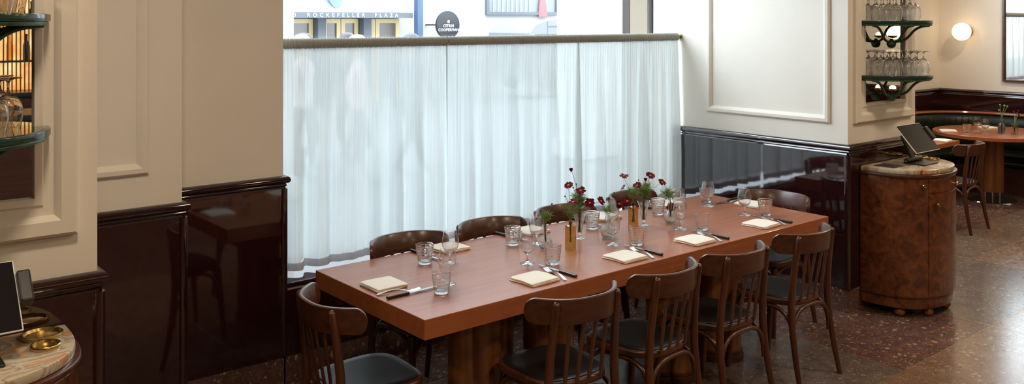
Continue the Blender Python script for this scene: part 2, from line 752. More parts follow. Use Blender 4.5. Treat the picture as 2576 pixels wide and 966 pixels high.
# mouldings
MP = [(0, 0), (0, .012), (.010, .022), (.030, .024), (.042, .016), (.050, .004), (.052, 0)]
G().frame((.955, 4.12, 1.262), (1, 0, 0), (0, 0, 1), (0, -1, 0), .348, 1.9, MP).build('panel_moulding', 'plaster', w_ls, 30)
G().frame((RX0, 4.329, 1.25), (0, -1, 0), (0, 0, 1), (-1, 0, 0), 1.033, 1.9, MP).build('panel_moulding', 'plaster', w_r, 30)
FPROF = [(0, 0), (0, .022), (.010, .032), (.052, .034), (.064, .026), (.070, .014), (.100, .012), (.106, .020), (.118, .024), (.128, .022), (.132, .008), (.132, .002)]
for cx, wl in ((.374, w_pl), (5.993, w_r)):
    G().frame((cx - .40, PY, 1.255), (1, 0, 0), (0, 0, 1), (0, -1, 0), .80, 1.9, FPROF).build('mirror_frame', 'plaster', wl, 30)
    G().box(cx - .27, cx + .27, PY - .004, PY, 1.385, 3.03).build('mirror_glass', 'mirror', wl, 0)

# far wall, alcove wall with the second window, hidden sides of the room
w_f = wall('wall_far', FARX, FARX + .2, -5.2, 5.4, 0, H_CEIL)
wainscot(w_f, [(FARX, ALY), (FARX, -5)])
w_al = struct(G().box(RX1, 6.7, ALY, ALY + .2, 0, H_CEIL).box(9.75, FARX, ALY, ALY + .2, 0, H_CEIL).box(6.7, 9.75, ALY, ALY + .2, 0, 1.1).box(6.7, 9.75, ALY, ALY + .2, 3.6, H_CEIL).build('wall_alcove', 'plaster', smooth=0))
wainscot(w_al, [(RX1, ALY), (FARX, ALY)])
w_k = wall('wall_back', -4.2, FARX + .2, -5.2, -5.0, 0, H_CEIL, 'dark_panel')
wainscot(w_k, [(FARX, -5), (-4, -5)])
w_s = wall('wall_side', -4.2, -4.0, -5.0, 5.0, 0, H_CEIL, 'dark_panel')
wainscot(w_s, [(-4, -5), (-4, 4.4)])
w_lb = wall('wall_left_bay', -4.0, LX0, 4.4, 5.0, 0, H_CEIL)
struct(G().box(-40, 60, 4.9, 5.33, H_CEIL + .25, 15).build('wall_upper_sky_block', 'stone_white', smooth=0))  # unseen upper storeys, added to cut the skylight on the street facade
struct(G().box(-4.2, FARX + .2, -5.2, 5.33, H_CEIL, H_CEIL + .25).build('ceiling', 'ceiling_paint', smooth=0))

# floor: terrazzo slabs with brass strips
fl = struct(G().box(-4.2, FARX + .2, -5.2, 5.3, -.12, -.012).build('floor', 'grey_stone', smooth=0))
slabs = []
XL = [-4.0, -1.6, -.3, .9, 2.1, 3.45, 4.857]
for a, b in zip(XL[:-1], XL[1:]):
    slabs.append((a, b, 2.45, 3.985, 'terrazzo_slate' if XL.index(a) % 2 else 'terrazzo_grey'))
slabs.append((-4, 4.857, 3.985, 4.47, 'terrazzo_maroon'))
slabs.append((4.857, 6.0, 2.45, 4.47, 'terrazzo_maroon'))
XR = [-4.0, -2.0, -.75, .5, 1.65, 2.65, 3.71, 4.857, 6.0, 7.56, 9.1, FARX]
YR = [-5.0, -3.8, -2.55, -1.3, -.05, 1.2, 2.45]
mm_ = ['terrazzo_brown', 'terrazzo_grey', 'terrazzo_brown', 'terrazzo_slate']
for i, (a, b) in enumerate(zip(XR[:-1], XR[1:])):
    for j, (c, d) in enumerate(zip(YR[:-1], YR[1:])):
        slabs.append((a, b, c, d, 'terrazzo_maroon' if d < 1.3 and b < 4.0 else mm_[(i * 3 + j * 2) % 4] if (i + j) % 3 else 'terrazzo_brown'))
slabs += [(6.0, 7.56, 2.45, 3.237, 'terrazzo_slate'), (6.0, 7.56, 3.237, 3.74, 'terrazzo_grey'), (7.56, FARX, 2.45, 3.237, 'terrazzo_brown'),
          (7.56, FARX, 3.237, 3.74, 'terrazzo_grey'), (6.0, FARX, 3.74, ALY, 'terrazzo_maroon')]
for a, b, c, d, m_ in slabs:
    G().box(a + .0015, b - .0015, c + .0015, d - .0015, -.012, 0).build('floor_slab', m_, fl, 0)
gb = []
for a, b, c, d, m_ in slabs:
    G().box(a + .002, b - .002, c - .0016, c + .0016, -.012, .0003).build('brass_strip', 'old_brass', fl, 0)
    G().box(b - .0016, b + .0016, c + .002, d - .002, -.012, .0003).build('brass_strip', 'old_brass', fl, 0)

# main window
win = struct(G().frame((2.112, 4.895, .53), (1, 0, 0), (0, 0, 1), (0, -1, 0), RX0 - 2.112, 2.97, [(0, -.02), (0, .015), (.012, .015), (.012, -.02)]).build('window_1', 'bronze', smooth=0))
G().rbox(2.10, RX0, 4.452, 4.93, .515, .543, .008).build('window_sill', 'lacquer', win, 18)
G().box(RX0 - .010, RX0, 4.93, 5.125, 0, 3.5).build('stone_reveal', 'beige_panel', win, 0)
G().box(RX0 - .014, RX0, 5.125, 5.205, 0, 3.5).build('bronze_edge', 'bronze', win, 0)
G().box(2.124, RX0 - .012, 4.890, 4.898, .543, 3.488).build('window_pane', 'pane', win, 0)
win2 = struct(G().frame((6.7, 5.18, 1.1), (1, 0, 0), (0, 0, 1), (0, -1, 0), 3.05, 2.5, [(0, -.05), (0, .03), (.06, .03), (.06, -.05)]).build('window_2', 'bronze', smooth=0))
G().box(6.76, 9.69, 5.196, 5.204, 1.16, 3.54).build('window_pane', 'pane', win2, 0)


# ------------------------------------------------------------------ cafe curtains on a brass rod
def curtain(name, label, x0, x1, y, z0, zr, seed, group):
    rnd = random.Random(seed)
    t = thing(name, label, 'curtain', ((x0 + x1) / 2, y, z0), 0, group)
    L = x1 - x0
    ph = [rnd.uniform(0, 6.28) for _ in range(12)]
    fr = [rnd.uniform(4.0, 6.5), rnd.uniform(7.5, 10), rnd.uniform(11, 15), 48, 83, 131]

    def off(x, k):      # k 0 top, 1 bottom
        big = .019 * math.sin(6.283 * fr[0] * x + ph[0] + .7 * math.sin(3 * x + ph[6])) + .013 * math.sin(6.283 * fr[1] * x + ph[1]) + .006 * math.sin(6.283 * fr[2] * x + ph[2])
        fin = .0022 * math.sin(6.283 * fr[3] * x + ph[3]) + .0016 * math.sin(6.283 * fr[4] * x + ph[4]) + .001 * math.sin(6.283 * fr[5] * x + ph[5])
        return big * (.05 + 1.15 * min(1, k * 1.3) ** .8) + fin * (1 - .75 * min(1, k * 2.0))
    nu = int(L * 330)
    zt = zr - .026
    hem = z0 + .045
    ov = .010
    G().grid(lambda u, v: (-L / 2 - ov + (L + 2 * ov) * u, off(L * u, 1 - v), (hem - z0) + (zt - hem) * v), nu, 26).build('curtain_body', 'curtain', t, 180, False)
    g = G()
    for d in (-.0015, .0015):
        g.grid(lambda u, v: (-L / 2 + L * u, off(L * u, 1.0) + d, (hem - z0) * v), nu, 2)
    g.build('hem', 'hem_cloth', t, 180, False)
    # gathered sleeve round the rod

    def slv(u, v):
        x = L * u
        a = -PI / 2 + 2 * PI * v
        r = .0245 + .0024 * math.sin(6.283 * 62 * x + ph[7] + 1.2 * math.sin(40 * x)) + .0014 * math.sin(6.283 * 97 * x + ph[8] + a)
        return (-L / 2 + x, r * math.cos(a), zr - z0 + r * 1.12 * math.sin(a))
    G().grid(slv, nu, 14).build('rod_sleeve', 'sleeve_cloth', t, 180, False)
    return t


RODZ = 1.818
curtain('cafe_curtain', 'white sheer half curtain panel nearest the left dark wainscot corner', 2.135, 3.277, 4.60, .562, RODZ, 1, 'cafe curtains on the window')
curtain('cafe_curtain', 'white sheer half curtain panel in the middle of the window', 3.279, 4.418, 4.60, .562, RODZ, 2, 'cafe curtains on the window')
curtain('cafe_curtain', 'white sheer half curtain panel beside the bright right wall', 4.420, 5.500, 4.60, .562, RODZ, 3, 'cafe curtains on the window')
rod = thing('curtain_rod', 'slim brass rod carrying the half curtains across the window', 'curtain rod', (2.112, 4.60, RODZ))
G().tube([(0, 0, 0), (3.418, 0, 0)], .013, 12).build('rod', 'brass', rod)
G().lathe([(.026, 0), (.026, .008), (.014, .012), (.014, .03)], 16).xf(Matrix.Translation((3.418, 0, 0)) @ Matrix.Rotation(-PI / 2, 4, 'Y')).build('wall_flange', 'brass', rod)
curtain('cafe_curtain', 'white half curtain in the far alcove window, seen in the framed mirror', 6.72, 9.73, 5.06, 1.13, 2.02, 5, 'cafe curtains on the window')


# ------------------------------------------------------------------ communal table
tab = thing('dining_table', 'long reddish wooden communal table with thick top laid for ten', 'table', (3.497, 3.445, 0))
G().rbox(-1.481, 1.481, -.465, .465, .667, .75, .002, 1).build('tabletop', 'tablewood', tab, 30)


def clover(r, o, n=48, rot=0):
    out = []
    for i in range(n):
        a = 2 * PI * i / n
        ph = (a - rot + PI / 4) % (PI / 2) - PI / 4
        rho = o * math.cos(ph) + math.sqrt(r * r - (o * math.sin(ph)) ** 2)
        out.append((rho * math.cos(a), rho * math.sin(a)))
    return out


for x, y in ((2.490, 3.265), (2.940, 3.266), (2.72, 3.47), (3.80, 3.24), (4.265, 3.258), (4.08, 3.47)):
    x -= 3.497
    y -= 3.445
    G().prism([(px + x, py + y) for px, py in clover(.078, .062)], .060, .667).build('pedestal_post', 'postwood', tab, 35)
    G().prism([(px + x, py + y) for px, py in clover(.090, .062)], 0, .040, .003).prism([(px + x, py + y) for px, py in clover(.084, .062)], .040, .060, .003).build('pedestal_base', 'chairwood', tab, 35)


# ------------------------------------------------------------------ chairs
def seat_poly(k=0.0, n=40):
    out = []
    for i in range(n):
        a = 2 * PI * i / n
        c, s_ = math.cos(a), math.sin(a)
        e = 2 / 3.4
        x = math.copysign(abs(c) ** e, c) * (.200 - k)
        y = math.copysign(abs(s_) ** e, s_) * (.205 - k)
        x *= 1 + .10 * (y / .2)
        out.append((x, y + .0))
    return out


def make_chair():
    t = thing('dining_chair', 'chair', 'chair', (0, 0, 0), 0, 'dark bentwood dining chairs')
    # seat ring and black pad
    G().prism(seat_poly(), .418, .452, .009).build('seat_frame', 'chairwood', t, 50)
    g = G()
    pl = seat_poly(.016)
    n = len(pl)
    vs, fs = [], []
    rings = [(1.0, .450), (.995, .4560), (.97, .4575), (.80, .4555), (.5, .4538), (.2, .4530)]
    for k, z in rings:
        vs += [(x * k, y * k, z) for x, y in pl]
    for k in range(len(rings) - 1):
        for i in range(n):
            j = (i + 1) % n
            fs.append((k * n + i, k * n + j, k * n + n + j, k * n + n + i))
    fs.append(tuple(range((len(rings) - 1) * n, len(rings) * n)))
    g.add(vs, fs).build('seat_pad', 'seat_black', t, 60)
    # back legs continue as posts
    for s_ in (-1, 1):
        path = [(s_ * .196, -.262, 0), (s_ * .190, -.232, .14), (s_ * .183, -.206, .30), (s_ * .178, -.196, .43), (s_ * .172, -.201, .55), (s_ * .166, -.215, .68), (s_ * .162, -.232, .793), (s_ * .161, -.235, .804)]
        G().tube(path, [.0135, .0160, .0185, .0195, .0185, .0178, .0168, .009], 10).build('back_leg', 'chairwood_up', t, 60)
        path = [(s_ * .196, .196, 0), (s_ * .190, .186, .15), (s_ * .180, .165, .42)]
        G().tube(path, [.0130, .0170, .0205], 10).build('front_leg', 'chairwood_up', t, 60)
    # bent top rail: wraps forward at both ends
    def rail_y(x):
        return -.264 + .150 * (abs(x) / .237) ** 2.7

    rail_pts = []
    xx_, acc = 0.0, 0.0
    tab_ = [(0.0, 0.0)]
    while xx_ < .237:
        nxt = xx_ + .001
        acc += math.hypot(.001, rail_y(nxt) - rail_y(xx_))
        xx_ = nxt
        tab_.append((acc, xx_))

    def rail_at(u):
        tgt = abs(u) * tab_[-1][0]
        x = next(b for a, b in tab_ if a >= tgt - 1e-9)
        sl = .150 * 2.7 / .237 * (x / .237) ** 1.7
        L_ = math.hypot(1, sl)
        sg = 1 if u >= 0 else -1
        return (sg * x, rail_y(x), sg * sl / L_, -1 / L_)
    na = 84
    vs, fs = [], []
    for i in range(na + 1):
        u = -1 + 2 * i / na
        x, y, nx, ny = rail_at(u)
        e = min(1, (1 - abs(u)) / .165)
        q = math.sqrt(max(0, 1 - (1 - e) ** 2))
        hh = .006 + .047 * q
        zc = .760
        lean = .10
        for (o, zz) in ((-.0095, -hh), (-.0095, hh * .93), (-.005, hh), (.005, hh), (.0095, hh * .93), (.0095, -hh), (.005, -hh * 1.02), (-.005, -hh * 1.02)):
            vs.append((x + nx * o, y + ny * o - zz * lean, zc + zz))
    k = 8
    for i in range(na):
        for j in range(k):
            q = (j + 1) % k
            fs.append((i * k + j, i * k + q, i * k + k + q, i * k + k + j))
    fs.append(tuple(range(k)))
    fs.append(tuple(reversed(range(na * k, na * k + k))))
    G().add(vs, fs).build('top_rail', 'chairwood', t, 50)
    # four flat slats
    for x in (-.096, -.032, .032, .096):
        xt = x * 1.02
        yt = rail_y(xt)
        yb, ye = -.201, yt + .009
        path = [(x, yb, .440), (x, yb + (ye - yb) * .30, .535), (xt, yb + (ye - yb) * .64, .63), (xt, ye, .725)]
        G().tube(path, [(.011, .0065)] * 4, 8, (1, 0, 0)).build('back_slat', 'chairwood_up', t, 60)

    # bentwood braces under the seat
    def arch(p, q, z=.235, top=.408):
        p, q = Vector(p), Vector(q)
        pts = []
        for i in range(15):
            a = PI * i / 14
            m = .5 - .5 * math.copysign(abs(math.cos(a)) ** .62, math.cos(a))
            b = p.lerp(q, m)
            pts.append((b.x, b.y, z + (top - z) * math.sin(a) ** .75))
        return pts
    F1, F2, B1, B2 = (-.186, .176, 0), (.186, .176, 0), (-.186, -.214, 0), (.186, -.214, 0)
    for a, b in ((B1, B2), (F1, F2), (B1, F1), (B2, F2)):
        A = Vector(a) * .95
        B = Vector(b) * .95
        G().tube(arch(A, B), .0112, 8).build('bentwood_brace', 'chairwood', t, 60)
    return t


chair0 = make_chair()
chairs = [
    (1.950, 3.32, -PI / 2 - .07, 'dark bentwood chair at the near left head of the long table, black seat showing'),
    (2.640, 2.900, -.09, 'dark bentwood chair on the near side of the long table, closest to the viewer'),
    (3.182, 2.902, .09, 'second dark bentwood chair along the near side of the long table'),
    (3.724, 2.902, .01, 'third dark bentwood chair along the near side of the long table'),
    (4.352, 2.915, .01, 'dark bentwood chair on the near side, last one before the burl cabinet'),
    (2.575, 3.815, PI, 'dark bentwood chair on the curtain side, leftmost, beside the bare table corner'),
    (3.13, 3.815, PI, 'second dark bentwood chair from the left on the curtain side'),
    (3.70, 3.815, PI, 'third dark bentwood chair on the curtain side, behind the tall flowers'),
    (4.37, 3.86, PI + .15, 'dark bentwood chair on the curtain side, partly behind the right-hand flowers'),
    (4.93, 3.40, PI / 2, 'dark bentwood chair at the far right head, against the lacquered wall'),
    (8.56, 3.86, .02, 'dark bentwood chair standing in the back alcove beside the burl cabinet'),
]
for i, (x, y, rz, lab) in enumerate(chairs):
    if i == 0:
        chair0.location = (x, y, 0)
        chair0.rotation_euler = (0, 0, rz)
        chair0['label'] = lab
    else:
        dup(chair0, (x, y, 0), rz, lab)


# ------------------------------------------------------------------ tableware
def make_tumbler():
    t = thing('tumbler', 'tumbler', 'glass', group='pressed glass tumblers')

    def rr(z):
        return .031 + (.0455 - .031) * (z / .094) ** .8
    n = 32

    def mod(a, z, r):
        if .018 < z < .086 and r > rr(z) - .0012:
            k = abs(((a / (2 * PI) * 12) % 1) - .5)
            band = abs(((z - .018) / .0136) % 1 - .5)
            return 1 - (.032 if k > .41 or band > .40 else 0)
        return 1
    prof = [(.0, 0), (.029, 0), (.031, .003)]
    z = .006
    while z < .088:
        prof.append((rr(z), z))
        z += .00282
    prof += [(rr(.091), .091), (.0455, .0940), (.0440, .0948), (.0432, .0935)]
    g = G().lathe(prof + [(.0425, .0915), (.0375, .06), (.0325, .03), (.0295, .015), (.024, .0115), (0, .011)], 72, cap=False, mod=mod)
    g.build('glass_body', 'glass', t, 30)
    return t


def make_wine():
    t = thing('wine_glass', 'wine glass', 'glass', group='stemmed wine glasses')
    out = [(.0, .0), (.037, .0), (.0385, .0012), (.037, .0024), (.020, .0045), (.008, .009), (.0042, .016), (.0036, .030), (.0040, .042), (.0075, .049), (.020, .057), (.031, .068),
           (.0385, .083), (.0415, .099), (.0412, .115), (.0388, .133), (.0352, .152), (.0342, .158)]
    inn = [(.0330, .158), (.0376, .133), (.0400, .115), (.0403, .099), (.0373, .0835), (.0298, .069), (.0185, .0588), (.008, .054), (0, .053)]
    G().lathe(out + inn, 40, cap=False).build('glass_body', 'glass', t, 60)
    return t


def make_napkin():
    t = thing('napkin', 'napkin', 'napkin', group='folded cream napkins')
    rnd = random.Random(3)
    zb = .0004
    for k, (W, D, T) in enumerate(((.086, .081, .0062), (.0835, .082, .0058), (.0855, .079, .0066))):
        n = 44
        ph = rnd.uniform(0, 6)

        def outline(sc):
            out = []
            for i in range(n):
                a_ = 2 * PI * i / n
                c_, s2 = math.cos(a_), math.sin(a_)
                e = 2 / 15
                x = math.copysign(abs(c_) ** e, c_) * W * sc
                y = math.copysign(abs(s2) ** e, s2) * D * sc
                x += .0022 * math.sin(y * 55 + ph) + .06 * y * (k - 1) * .4
                y += .0018 * math.sin(x * 48 + ph * 2) - .035 * x
                out.append((x, y))
            return out
        rings = [(.975, 0), (.996, .22), (1.0, .5), (.994, .80), (.972, .97), (.88, 1.05), (.6, 1.12), (.3, 1.14)]
        vs, fs = [], []
        for sc, q in rings:
            for x, y in outline(sc):
                r2 = (x / W) ** 2 * (y / D) ** 2
                fall = 1 - .22 * min(1, r2) - .10 * max(0, -x / W) * (k > 0)
                vs.append((x, y, (zb + T * q) * (fall if q > .1 or k else 1) + .0006 * math.sin(60 * x + 40 * y + ph) * (q > .9)))
        for i in range(len(rings) - 1):
            for j in range(n):
                m = (j + 1) % n
                fs.append((i * n + j, i * n + m, i * n + n + m, i * n + n + j))
        fs.append(tuple(reversed(range(n))))
        fs.append(tuple(range((len(rings) - 1) * n, len(rings) * n)))
        G().add(vs, fs).build('fold', 'napkin', t, 70)
        zb += T * .92
    return t


def make_knife():
    t = thing('table_knife', 'knife', 'knife', group='black-handled table knives')
    # handle along +y from 0 to .115, blade to .262 (origin at the handle end)
    G().rbox(-.0085, .0085, 0, .112, .001, .0135, .003, 2).build('handle', 'black_plastic', t, 18)
    g = G()
    pts = [(-.0085, .110), (.0085, .110), (.0095, .15), (.0090, .20), (.0055, .24), (-.004, .262), (-.0085, .255), (-.0085, .2)]
    g.prism([(x, y) for x, y in pts], .006, .0085)
    g.build('blade', 'steel', t, 30)
    for y in (.02, .055, .09):
        G().lathe([(.0022, 0), (.0022, .0139)], 8, (0, y, 0)).build('rivet', 'steel', t)
    return t


def make_fork():
    t = thing('table_fork', 'fork', 'fork', group='steel table forks')
    g = G()
    n = 20
    prof = []
    for i in range(n + 1):
        y = .135 * i / n
        wd = .0085 - .0045 * math.sin(min(1, y / .09) * PI / 2) + (.0095 * ((y - .10) / .035) if y > .10 else 0)
        z = .0035 + .012 * math.sin(PI * min(1, y / .15)) ** 1.5
        prof.append((y, wd, z))
    vs, fs = [], []
    for y, wd, z in prof:
        vs += [(-wd, y, z), (wd, y, z), (wd, y, z + .002), (-wd, y, z + .002)]
    for i in range(n):
        for j in range(4):
            q = (j + 1) % 4
            fs.append((i * 4 + j, i * 4 + q, i * 4 + 4 + q, i * 4 + 4 + j))
    fs += [(0, 1, 2, 3), (n * 4 + 3, n * 4 + 2, n * 4 + 1, n * 4)]
    g.add(vs, fs)
    g.build('handle', 'steel', t, 50)
    g = G()
    g.tube([(0, .132, prof[-1][2] + .001), (0, .145, .0045), (0, .158, .0035)], [(.0015, .0125), (.0015, .0130), (.0013, .0130)], 8, (0, 0, 1))
    g.build('root', 'steel', t)
    for x in (-.0105, -.0035, .0035, .0105):
        G().tube([(x, .155, .0035), (x, .18, .0050), (x, .205, .0105)], [(.0011, .0019), (.0011, .0018), (.0008, .0010)], 6, (0, 0, 1)).build('tine', 'steel', t)
    return t


protos = dict(n=make_napkin(), k=make_knife(), f=make_fork(), t=make_tumbler(), w=make_wine())
used = set()


def put(kind, loc, rot, label, group=None):
    p = protos[kind]
    if kind not in used:
        used.add(kind)
        p.location = loc
        p.rotation_euler = rot if isinstance(rot, tuple) else (0, 0, rot)
        p['label'] = label
        if group:
            p['group'] = group
        return p
    return dup(p, loc, rot, label, group)


TZ = .7502
places = [
    (2.715, 3.112, 0, 'at the near-side place closest to the viewer'),
    (3.318, 3.112, 0, 'at the second near-side place'),
    (3.858, 3.105, 0, 'at the third near-side place'),
    (4.462, 3.105, 0, 'at the near-side place nearest the burl cabinet'),
    (2.132, 3.480, -PI / 2, 'at the left head of the table'),
    (2.738, 3.825, PI, 'at the leftmost curtain-side place'),
    (3.312, 3.838, PI, 'at the second curtain-side place from the left'),
    (3.890, 3.830, PI, 'at the third curtain-side place, behind the flowers'),
    (4.478, 3.830, PI, 'at the curtain-side place farthest right'),
    (4.893, 3.480, PI / 2, 'at the right head of the table by the lacquered wall'),
]
rn = random.Random(11)
for x, y, a, wh in places:
    c, s_ = math.cos(a), math.sin(a)

    def L(dx, dy):
        return (x + dx * c - dy * s_, y + dx * s_ + dy * c, TZ)
    j = rn.uniform(-.06, .06)
    put('n', L(0, 0), a + .06 + j, 'folded cream napkin ' + wh)
    put('k', L(.176, -.092), a + .02 + j * .5, 'black-handled steel knife ' + wh)
    fo = put('f', L(.103, -.098), a - .25, 'steel fork ' + wh)
    put('t', L(.250 + rn.uniform(-.006, .006), .150 + rn.uniform(-.006, .006)), rn.uniform(0, 3), 'clear pressed tumbler ' + wh)
    put('w', L(.158 + rn.uniform(-.01, .01), .236 + rn.uniform(-.006, .006)), 0, 'stemmed wine glass ' + wh)

# ------------------------------------------------------------------ vases and cosmos flowers
VZ = TZ


def flask(name, label, x, y, r=.040, h=.120):
    t = thing(name, label, 'vase', (x, y, VZ), 0, 'small flower vases on the long table')
    q = r / .033
    pr = [(0, 0), (.016 * q, 0), (.024 * q, .004 * q), (.032 * q, .018 * q), (.033 * q, .030 * q), (.029 * q, .044 * q), (.020 * q, .055 * q), (.0125, .064 * q), (.0105, .072 * q), (.0105, h - .012), (.014, h - .003), (.015, h)]
    inn = [(.0135, h), (.0092, h - .012), (.0092, .072 * q), (.011, .064 * q), (.0188 * q, .0548 * q), (.0278 * q, .0438 * q), (.0315 * q, .030 * q), (.0305 * q, .018 * q), (.022 * q, .006 * q), (0, .005)]
    G().lathe(pr + inn, 32, cap=False).build('glass_body', 'vase_glass', t, 60)
    G().lathe([(0, .006), (.0215 * q, .007 * q), (.030 * q, .018 * q), (.031 * q, .030 * q), (.0285 * q, .041 * q), (0, .041 * q)], 28, cap=False).build('water', 'water', t, 60)
    return t


def amber(label, x, y):
    t = thing('bottle_vase', label, 'vase', (x, y, VZ), 0, 'small flower vases on the long table')
    g = G()
    a = .0225
    pl = []
    for i in range(32):
        q = 2 * PI * i / 32
        e = 2 / 7
        pl.append((math.copysign(abs(math.cos(q)) ** e, math.cos(q)) * a, math.copysign(abs(math.sin(q)) ** e, math.sin(q)) * a))
    vs, fs = [], []
    rings = [(.9, 0), (1, .004), (1, .118), (.93, .124), (.6, .127)]
    for k, z in rings:
        vs += [(px * k, py * k, z) for px, py in pl]
    nb = 32
    for k in range(len(rings) - 1):
        for i in range(nb):
            j = (i + 1) % nb
            fs.append((k * nb + i, k * nb + j, k * nb + nb + j, k * nb + nb + i))
    fs.append(tuple(range(nb)))
    g.add(vs, fs)
    g.build('glass_body', 'amber_glass', t, 50)
    G().lathe([(.0128, .1262), (.0105, .130), (.0100, .140), (.0125, .144), (.0125, .147), (.0105, .147), (.0085, .141), (.0085, .130)], 20, cap=False).build('neck', 'amber_glass', t, 50)
    return t


def trumpet(label, x, y):
    t = thing('footed_vase', label, 'vase', (x, y, VZ), 0, 'small flower vases on the long table')
    pr = [(0, 0), (.027, 0), (.028, .002), (.012, .006), (.0055, .012), (.0055, .022), (.010, .027), (.016, .050), (.021, .085), (.029, .118), (.040, .142), (.0405, .1432), (.039, .1435), (.0275, .119), (.0195, .086), (.0145, .051), (.009, .031), (0, .029)]
    G().lathe(pr, 32, cap=False).build('glass_body', 'vase_glass', t, 60)
    G().lathe([(0, .031), (.0085, .032), (.0140, .051), (.018, .075), (0, .075)], 24, cap=False).build('water', 'water', t, 60)
    return t


VP = dict(V1=(3.132, 3.506, .118), V2=(3.227, 3.416, .145), V3=(3.424, 3.552, .142), V4=(3.558, 3.465, .118), V5=(3.832, 3.531, .145), V6=(3.931, 3.54, .142), V7=(4.098, 3.482, .118))
flask('flask_vase', 'small round clear flask vase beside the left amber bottle', *VP['V1'][:2], r=.037)
amber('square amber glass bottle vase, the left one of two', *VP['V2'][:2])
trumpet('clear footed trumpet vase just behind the left amber bottle', *VP['V3'][:2])
flask('flask_vase', 'round clear flask vase between the two flower clusters, two short sprigs', *VP['V4'][:2], r=.042)
amber('square amber glass bottle vase, the right one of two', *VP['V5'][:2])
trumpet('clear footed trumpet vase just behind the right amber bottle', *VP['V6'][:2])
flask('flask_vase', 'round clear flask vase with feathery green, farthest right of the vases', *VP['V7'][:2], r=.039)

FL = [('V3', 3.372, 3.561, 1.123, 'c'), ('V2', 3.192, 3.394, 1.092, 'o'), ('V3', 3.422, 3.540, 1.015, 'o'), ('V2', 3.214, 3.382, 1.003, 'o'), ('V3', 3.437, 3.485, 0.955, 'o'), ('V3', 3.507, 3.470, 0.958, 'o'),
      ('V1', 3.127, 3.564, 0.904, 'o'), ('V5', 3.813, 3.586, 1.045, 'o'), ('V5', 3.807, 3.586, 0.979, 'o'), ('V6', 3.881, 3.545, 0.988, 'o'), ('V6', 3.943, 3.535, 1.007, 'c'), ('V6', 3.944, 3.500, 1.044, 'o'),
      ('V6', 3.989, 3.449, 1.007, 'o'), ('V5', 3.742, 3.555, 0.898, 'o'), ('V5', 3.785, 3.533, 0.912, 'o'), ('V7', 4.135, 3.507, 0.834, 'o'), ('V3', 3.433, 3.587, 1.042, 'b'), ('V3', 3.418, 3.596, 1.024, 'b'),
      ('V1', 3.178, 3.507, 0.978, 'b'), ('V5', 3.725, 3.580, 0.960, 'b'), ('V6', 3.894, 3.546, 1.018, 'b'), ('V2', 3.214, 3.443, 1.024, 'b'), ('V1', 3.138, 3.531, 0.945, 'b')]
FLAB = ['small closed maroon cosmos on the tallest stem of the left cluster', 'maroon cosmos high on the left side of the left cluster', 'open maroon cosmos right of centre in the left cluster',
        'maroon cosmos low in the left cluster just above the amber bottle', 'large wine-red cosmos leaning right out of the left cluster', 'wine-red cosmos farthest right of the left cluster',
        'single dark cosmos leaning left from the small flask vase', 'maroon cosmos at the upper left of the right cluster', 'maroon cosmos on the left side of the right cluster, half turned',
        'maroon cosmos in the middle of the right cluster', 'half closed maroon cosmos in the upper middle of the right cluster', 'maroon cosmos on the highest stem of the right cluster',
        'maroon cosmos drooping at the far right of the right cluster', 'wine-red cosmos low at the left of the right amber bottle', 'wine-red cosmos low just over the right amber bottle',
        'dark cosmos standing in the rightmost round flask', 'green bud beside the high maroon cosmos of the left cluster', 'small green bud just below another bud in the left cluster',
        'green bud on a bent stem above the small left flask', 'green bud at the left edge of the right cluster', 'round green bud in the upper middle of the right cluster', 'green bud at the left edge of the left cluster',
        'low green bud left in the small flask vase']


def stem_path(a, b, rnd):
    a, b = Vector(a), Vector(b)
    m1 = a + Vector(((b.x - a.x) * .15 + rnd.uniform(-.008, .008), (b.y - a.y) * .15 + rnd.uniform(-.008, .008), (b.z - a.z) * .45))
    m2 = a + Vector(((b.x - a.x) * .75 + rnd.uniform(-.012, .012), (b.y - a.y) * .75 + rnd.uniform(-.012, .012), (b.z - a.z) * .85))
    return bez(a, m1, m2, b, 10)


